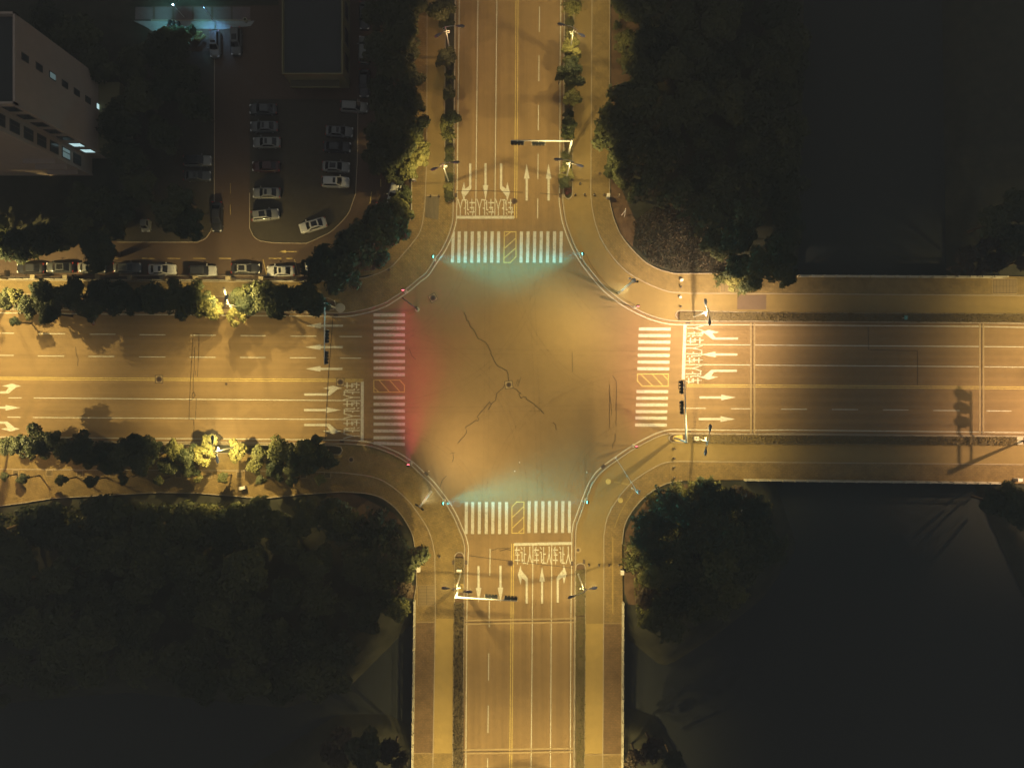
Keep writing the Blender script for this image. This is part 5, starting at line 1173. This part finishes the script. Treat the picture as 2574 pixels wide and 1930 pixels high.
def grate(px, py, wpx, hpx, ang, label, z=.02):
    p = W(px, py); root = empty('drain_grate', (p.x, p.y, z), -R(ang), label, 'drain grate', 'drain grates along the kerbs')
    t = MB(); t.box((0, 0, .004), (wpx / MPP, hpx / MPP, .008)); t.build('frame', M['iron'], root)
    t = MB(); n = 5; lw = max(wpx, hpx) / MPP
    for k in range(n):
        o_ = -lw / 2 + lw * (k + .5) / n
        t.box((o_, 0, .01) if wpx > hpx else (0, o_, .01), (lw / n * .5, hpx / MPP * .8, .006) if wpx > hpx else (wpx / MPP * .8, lw / n * .5, .006))
    t.build('slots', M['tar'], root)
for (x, y, w_, h_, a, l) in ((1146, 491, 6, 11, 0, 'drain grate left of the top road stop line'), (1408, 492, 6, 11, 0, 'drain grate right of the top road'), (844, 792, 11, 6, 0, 'drain grate at the upper kerb beside the left gantry'), (384, 786, 11, 6, 0, 'drain grate at the upper kerb of the far left road'),
    (860, 1110, 11, 6, 0, 'drain grate at the lower kerb of the left stop line'), (1729, 811, 12, 6, 0, 'drain grate at the upper kerb of the right stop line'), (1731, 1085, 11, 6, 0, 'drain grate at the lower kerb of the right road'), (1072, 1190, 11, 7, 42, 'drain grate on the lower left kerb curve'),
    (1516, 1172, 11, 7, -40, 'drain grate on the lower right kerb curve'), (1172, 1413, 6, 11, 0, 'drain grate left of the bottom road'), (1139.5, 1413, 6, 11, 0, 'drain grate beside the path left of the bottom hedge'), (1438.5, 1416, 6, 11, 0, 'drain grate right of the bottom stop line'), (1468, 1411, 6, 11, 0, 'drain grate on the path right of the bottom hedge nose')): grate(x, y, w_, h_, a, l, .03)
def bollard(px, py, label, r=.14, z=.02, ballr=0):
    p = W(px, py); root = empty('bollard', (p.x, p.y, z), 0, label, 'bollard', 'bollards across the paths')
    if ballr:
        t = MB(); t.ball((0, 0, ballr), ballr, 14, 10); t.build('stone_ball', M['signwhite'], root, smooth=True)
        t = MB(); t.tube([(0, 0, 0), (0, 0, .06)], ballr * .7, 14); t.build('foot', M['black'], root)
    else:
        t = MB(); t.tube([(0, 0, 0), (0, 0, .72), (0, 0, .8)], [r, r, r * .5], 12); t.build('post', M['poledark'], root)
        t = MB(); t.tube([(0, 0, .55), (0, 0, .62)], r * 1.06, 12); t.build('band', M['signwhite'], root)
for i, x in enumerate((1446, 1469, 1493, 1518)): bollard(x, 491, f'{ORD[i]} bollard from the left in the row across the upper right path')
for i, x in enumerate((1057, 1081, 1105)): bollard(x, 1398, f'{ORD[i]} bollard from the left in the row across the lower left path')
for i, x in enumerate((1480, 1505, 1530, 1555)): bollard(x, 1419, f'{ORD[i]} bollard from the left in the row across the lower right path')
for i, y in enumerate((1127, 1151, 1173, 1200)): bollard(1694, y, f'{ORD[i]} bollard from the top in the column across the path under the right road')
for i, y in enumerate((722, 771)): bollard(1710, y, f'thin dark bollard {("above", "below")[i]} the lower white ball at the upper right path')
bollard(1712, 704, 'white ball bollard nearest the shrubs at the upper right path', ballr=.33)
bollard(1709, 747, 'white ball bollard in the lane of the upper right path', ballr=.27)
bollard(1458, 463, 'lone bollard on the upper right path above the row', r=.16)
for i, x in enumerate((1083, 1104)): bollard(x, 494, f"{('left', 'right')[i]} bollard on the pale strip of the upper left path", r=.13, z=.1)

def cabinet(px, py, w_, d_, h_, ang, label, z=.1):
    p = W(px, py, h_ * .5); root = empty('utility_cabinet', (p.x, p.y, z), R(ang), label, 'utility cabinet')
    t = MB(); t.box((0, 0, h_ / 2), (w_, d_, h_)); b_ = t.build('cabinet_body', M['cabinet'], root)
    t = MB(); t.box((0, 0, h_ + .03), (w_ + .08, d_ + .08, .06)); t.build('lid', M['signwhite'], root)
    for s in (-1, 1):
        t = MB(); t.box((s * w_ * .24, -d_ / 2 - .012, h_ * .5), (w_ * .44, .02, h_ * .86)); dd = t.build('door', M['cabinet'], root); q = MB(); q.box((s * w_ * .06, -d_ / 2 - .03, h_ * .5), (.03, .03, .14)); q.build('handle', M['black'], dd)
cabinet(1528, 494, .45, .5, 1.3, 0, 'white utility cabinet at the right end of the upper right bollard row')
cabinet(1042, 451, .45, .6, 1.1, 0, 'small pale cabinet beside the fence left of the top road')
cabinet(1053, 1429, .5, .7, 1.2, 8, 'pale utility cabinet at the lower left wood edge')
cabinet(1563, 1436, .45, .7, 1.2, 0, 'pale utility cabinet at the lower right wood edge')
cabinet(2557, 1205, .7, .45, 1.2, 0, 'pale utility cabinet at the lower right end of the bridge')
cabinet(1747, 1101, .6, .55, 1.6, 0, 'utility cabinet in the hedge below the right road', .2)
cabinet(1155, 1431, .75, .28, 1.0, 0, 'small pale box standing in the hedge left of the bottom road', .2)
# litter bin
p = W(609, 1226, 1); root = empty('litter_bin', (p.x, p.y, .1), R(10), 'twin litter bin on the lower left pavement', 'litter bin')
t = MB(); t.box((0, 0, .5), (.9, .4, 1.0)); t.build('bin_body', M['head'], root); t = MB(); t.box((0, 0, 1.04), (1.0, .5, .08)); t.build('lid', M['signwhite'], root)
for s in (-1, 1): t = MB(); t.box((s * .22, -.205, .75), (.3, .02, .16)); t.build('opening', M['black'], root)
# tree pits
for i, (x, y) in enumerate(((41, 1189), (125, 1189), (202, 1190), (285, 1190), (363, 1192), (449, 1192), (526, 1193), (602, 1193), (688, 1193), (763, 1193.5), (824, 1193.5))):
    p = W(x, y); root = empty('tree_pit', (p.x, p.y, .1), 0, f'{ORD[i]} square tree pit from the left in the lower left pavement', 'tree pit', 'square tree pits in the lower left pavement')
    t = MB()
    for (cx, cy_, sx, sy) in ((0, .5, 1.12, .1), (0, -.5, 1.12, .1), (.5, 0, .1, .9), (-.5, 0, .1, .9)): t.box((cx, cy_, .02), (sx, sy, .06))
    t.build('frame', M['joint'], root); t = MB(); t.box((0, 0, .01), (.9, .9, .02)); t.build('soil', M['hedgecore'], root)
# round manhole-like foundation of left gantry and pads
p = W(856, 774); t = MB(); t.tube([(p.x, p.y, .1), (p.x, p.y, .22)], .78, 28); t.build('concrete_pad', M['stone']); tag(bpy.context.scene.objects['concrete_pad'], 'round pale concrete pad under the left signal gantry', 'concrete pad')
t = MB(); p = W(2561, 1107); t.box((p.x, p.y, .2), (1.0, 1.3, .12)); tag(t.build('concrete_pad', M['stone']), 'square concrete pad in the hedge at the lower right edge', 'concrete pad')
t = MB(); p = W(1154.5, 1476); t.box((p.x, p.y, .2), (1.5, 1.5, .12)); tag(t.build('concrete_pad', M['concrete']), 'square concrete pad between the two hedges left of the bottom road', 'concrete pad')
t = MB(); p = W(1702, 1101); t.prism(px2(nose(1704, 1101, 14, 8, 90, 270, 9) + [(1715, 1093), (1715, 1109)]), .18, .26); tag(t.build('concrete_pad', M['yellow']), 'yellow nose pad in front of the hedge below the right road', 'concrete pad')
# round discs painted near the lower right path
for i, (x, y, r_) in enumerate(((1529, 1210, .45), (1559.5, 1257, .42))):
    p = W(x, y); t = MB(); t.tube([(p.x, p.y, .02), (p.x, p.y, .05 if i == 0 else .13)], r_, 24); tag(t.build('tactile_disc', M['yellow']), f"pale yellow disc set in the lower right {('path', 'brick pavement')[i]}", 'disc')
tp = MB(); poly_line(tp, [(1543.5, 1211), (1560, 1213), (1580, 1218)], 4.5, .03)
poly_line(tp, smooth([(1590, 1238), (1572, 1265), (1556, 1295), (1545, 1325)]), 3, .114); poly_line(tp, [(1540, 1350), (1540, 1540)], 3, .114)
tag(tp.build('tactile_strip', M['concrete']), kind='structure')
# white A-shaped tree stake and marker post upper right
p = W(1570, 537); root = empty('tree_stake', (p.x, p.y, -.1), 0, 'white forked stake on the grass right of the upper right pavement', 'stake')
for a, b in (((0, -.5, 0), (0, .6, 1.2)), ((-.5, -.3, 0), (0, .35, .9))): t = MB(); t.tube([a, b], .05, 6); t.build('leg', M['signwhite'], root)
p = W(1554, 495); root = empty('marker_post', (p.x, p.y, -.1), 0, 'short pale marker post on the soil right of the bollard row', 'post')
t = MB(); t.tube([(0, 0, 0), (0, 0, 1.6)], .04, 8); t.build('post', M['signwhite'], root); t = MB(); t.ball((0, 0, 1.6), .08, 8, 6); t.build('cap', M['signwhite'], root)
# small things: litter
for i, (x, y) in enumerate(((1078, 1184), (1294, 1184), (1475, 1186), (1306, 1162))):
    p = W(x, y); t = MB(); t.box((p.x, p.y, .06), (.2, .14, .1), i * .7, .6); tag(t.build('litter', M['signwhite']), f'tiny pale scrap of litter, {ORD[i]} from the left of the crossing floor' if i < 3 else 'tiny pale scrap of litter just above the others on the crossing floor', 'litter')
p = W(1867, 1282, .3); t = MB(); t.box((p.x, p.y, .3), (.4, 1.0, .3), -.5); tag(t.build('white_board', M['signwhite']), 'small white board lying among the lower right trees', 'board')
# teal sign on the upper hedge
p = W(2280, 798, 2); root = empty('small_sign', (p.x, p.y, 0), 0, 'small teal sign standing in the hedge above the right road', 'sign')
t = MB(); t.tube([(0, 0, 0), (0, 0, 1.9)], .04, 8); t.build('post', M['pole'], root); t = MB(); t.box((0, 0, 1.7), (.5, .65, .08)); t.build('board', M['teal'], root)

# overhead round signs
def disc_sign(base_px, arm_to, h, discs, label, facing):
    b = W(*base_px); root = empty('overhead_sign', (b.x, b.y, 0), 0, label, 'traffic sign', 'overhead signs with three discs')
    t = MB(); t.tube([(0, 0, 0), (0, 0, h + .2)], [.15, .11], 10); t.build('pole', M['poledark'], root)
    e = Vector((0, arm_to, h)); 
    for dz in (0, .45): t = MB(); t.tube([(0, 0, h - dz), (0, arm_to, h - dz)], [.07, .05], 8); t.build('arm', M['poledark'], root)
    f = Vector((facing, 0, 0)); up = Vector((0, 0, 1))
    for y, kind in discs:
        c = Vector((facing * .12, y, h - .2))
        t = MB(); t.tube([c, c + f * .03], .40, 24); d = t.build('disc', M['signred' if kind != 'b' else 'signblue'], root)
        t = MB(); t.tube([c + f * .03, c + f * .035], .31, 24); t.build('disc_face', M['signwhite' if kind != 'b' else 'signblue'], d)
        if kind == 'n':
            for yy in (-.13, .13):
                pts = [c + f * .045 + Vector((0, yy + .085 * math.cos(k * math.pi / 6), .16 * math.sin(k * math.pi / 6))) for k in range(13)]
                if yy < 0 : pts = [c + f * .045 + Vector((0, yy + q[0], q[1])) for q in ((.07, -.16), (.07, .16), (-.08, -.04), (.1, -.04))]
                q = MB(); q.tube(pts, .022, 6); q.build('numeral', M['black'], d)
        else:
            q = MB(); q.tube([c + f * .045 + Vector((0, -.24, .2)), c + f * .045 + Vector((0, .24, -.2))], .035, 6); q.build('bar', M['signred'], d)
disc_sign((281, 783), -2.6, 5.4, [(-.85, 'r'), (-1.6, 'b'), (-2.35, 'n')], 'overhead sign with three round plates above the left road', 1)
# its twin stands at the right edge; only its foot and its shadow are inside the frame
def disc_sign_big():
    b = W(2567, 1108); root = empty('overhead_sign', (b.x, b.y, 0), 0, 'tall dark signpost at the right edge that throws a three disc shadow', 'traffic sign', 'overhead signs with three discs')
    t = MB(); t.tube([(0, 0, 0), (0, 0, 6.9)], [.17, .14], 10); t.build('pole', M['poledark'], root)
    for z in (6.05, 6.55): t = MB(); t.tube([(0, 0, z), (0, 4.7, z)], .06, 8); t.build('arm', M['poledark'], root)
    for y in (2.65, 3.5, 4.3):
        c = Vector((-.1, y, 6.3)); t = MB(); t.tube([c, c - Vector((.04, 0, 0))], .35, 28); d = t.build('disc', M['signred'], root)
        t = MB(); t.tube([c - Vector((.04, 0, 0)), c - Vector((.045, 0, 0))], .27, 24); t.build('disc_face', M['signwhite'], d)
disc_sign_big()

# cool white court lamp at the top left
p = W(463, 44); root = empty('court_lamp', (p.x, p.y, 0), 0, 'small cool white lamp post in the blue-lit court', 'street lamp')
t = MB(); t.tube([(0, 0, 0), (0, 0, 3.6)], .05, 8); t.build('pole', M['pole'], root)
t = MB(); t.ball((0, 0, 3.7), .16, 12, 8); t.build('globe', mat('globe', (.6, .8, .9), .3, emit=(.5, .8, 1), estr=3), root)
lamp_light('court_light', (0, 0, 3.95), 1400, (.22, .82, .95), root, size=R(142), blend=.8, wide=True)
p = W(541, 52); lp = lamp_light('car_light', (p.x, p.y, 4.5), 1500, (.2, .5, 1.0), None, size=R(80), blend=1, wide=False); lp.rotation_euler = (R(-34), 0, 0)  # added lamp that lights the silver hatchback blue
p = W(541, 62); root = empty('car_light_post', (p.x, p.y, 0), 0, 'added thin post above the blue-lit silver hatchback', 'added lamp post')
t = MB(); t.tube([(0, .4, 0), (0, .4, 4.5)], .05, 8); t.build('pole', M['pole'], root); t = MB(); t.box((0, .5, 4.62), (.2, .5, .12)); t.build('lamp_head', M['head'], root)
# round planter in the court
p = W(619, 54); root = empty('round_planter', (p.x, p.y, 0), 0, 'round pale planter at the right end of the court kerb', 'planter'); t = MB(); t.tube([(0, 0, 0), (0, 0, .6)], [.28, .34], 18); t.build('pot', M['stone'], root); t = MB(); t.ball((0, 0, .62), .25, 10, 6, .6); t.build('plant', M['leafD'], root)

# ------------------------------------------------------------------ night haze over the whole place
hz = MB(); hz.box((0, 0, 54.75), (8300, 8300, 122.5))
hm = bpy.data.materials.new('night_haze'); hm.use_nodes = True; nt = hm.node_tree
nt.nodes.remove(nt.nodes['Principled BSDF'])
pv = nt.nodes.new('ShaderNodeVolumePrincipled'); pv.inputs['Color'].default_value = (.92, .93, .92, 1); pv.inputs['Density'].default_value = .0018; pv.inputs['Anisotropy'].default_value = .2
nt.links.new(pv.outputs[0], nt.nodes['Material Output'].inputs['Volume'])
tag(hz.build('haze', hm), kind='stuff')
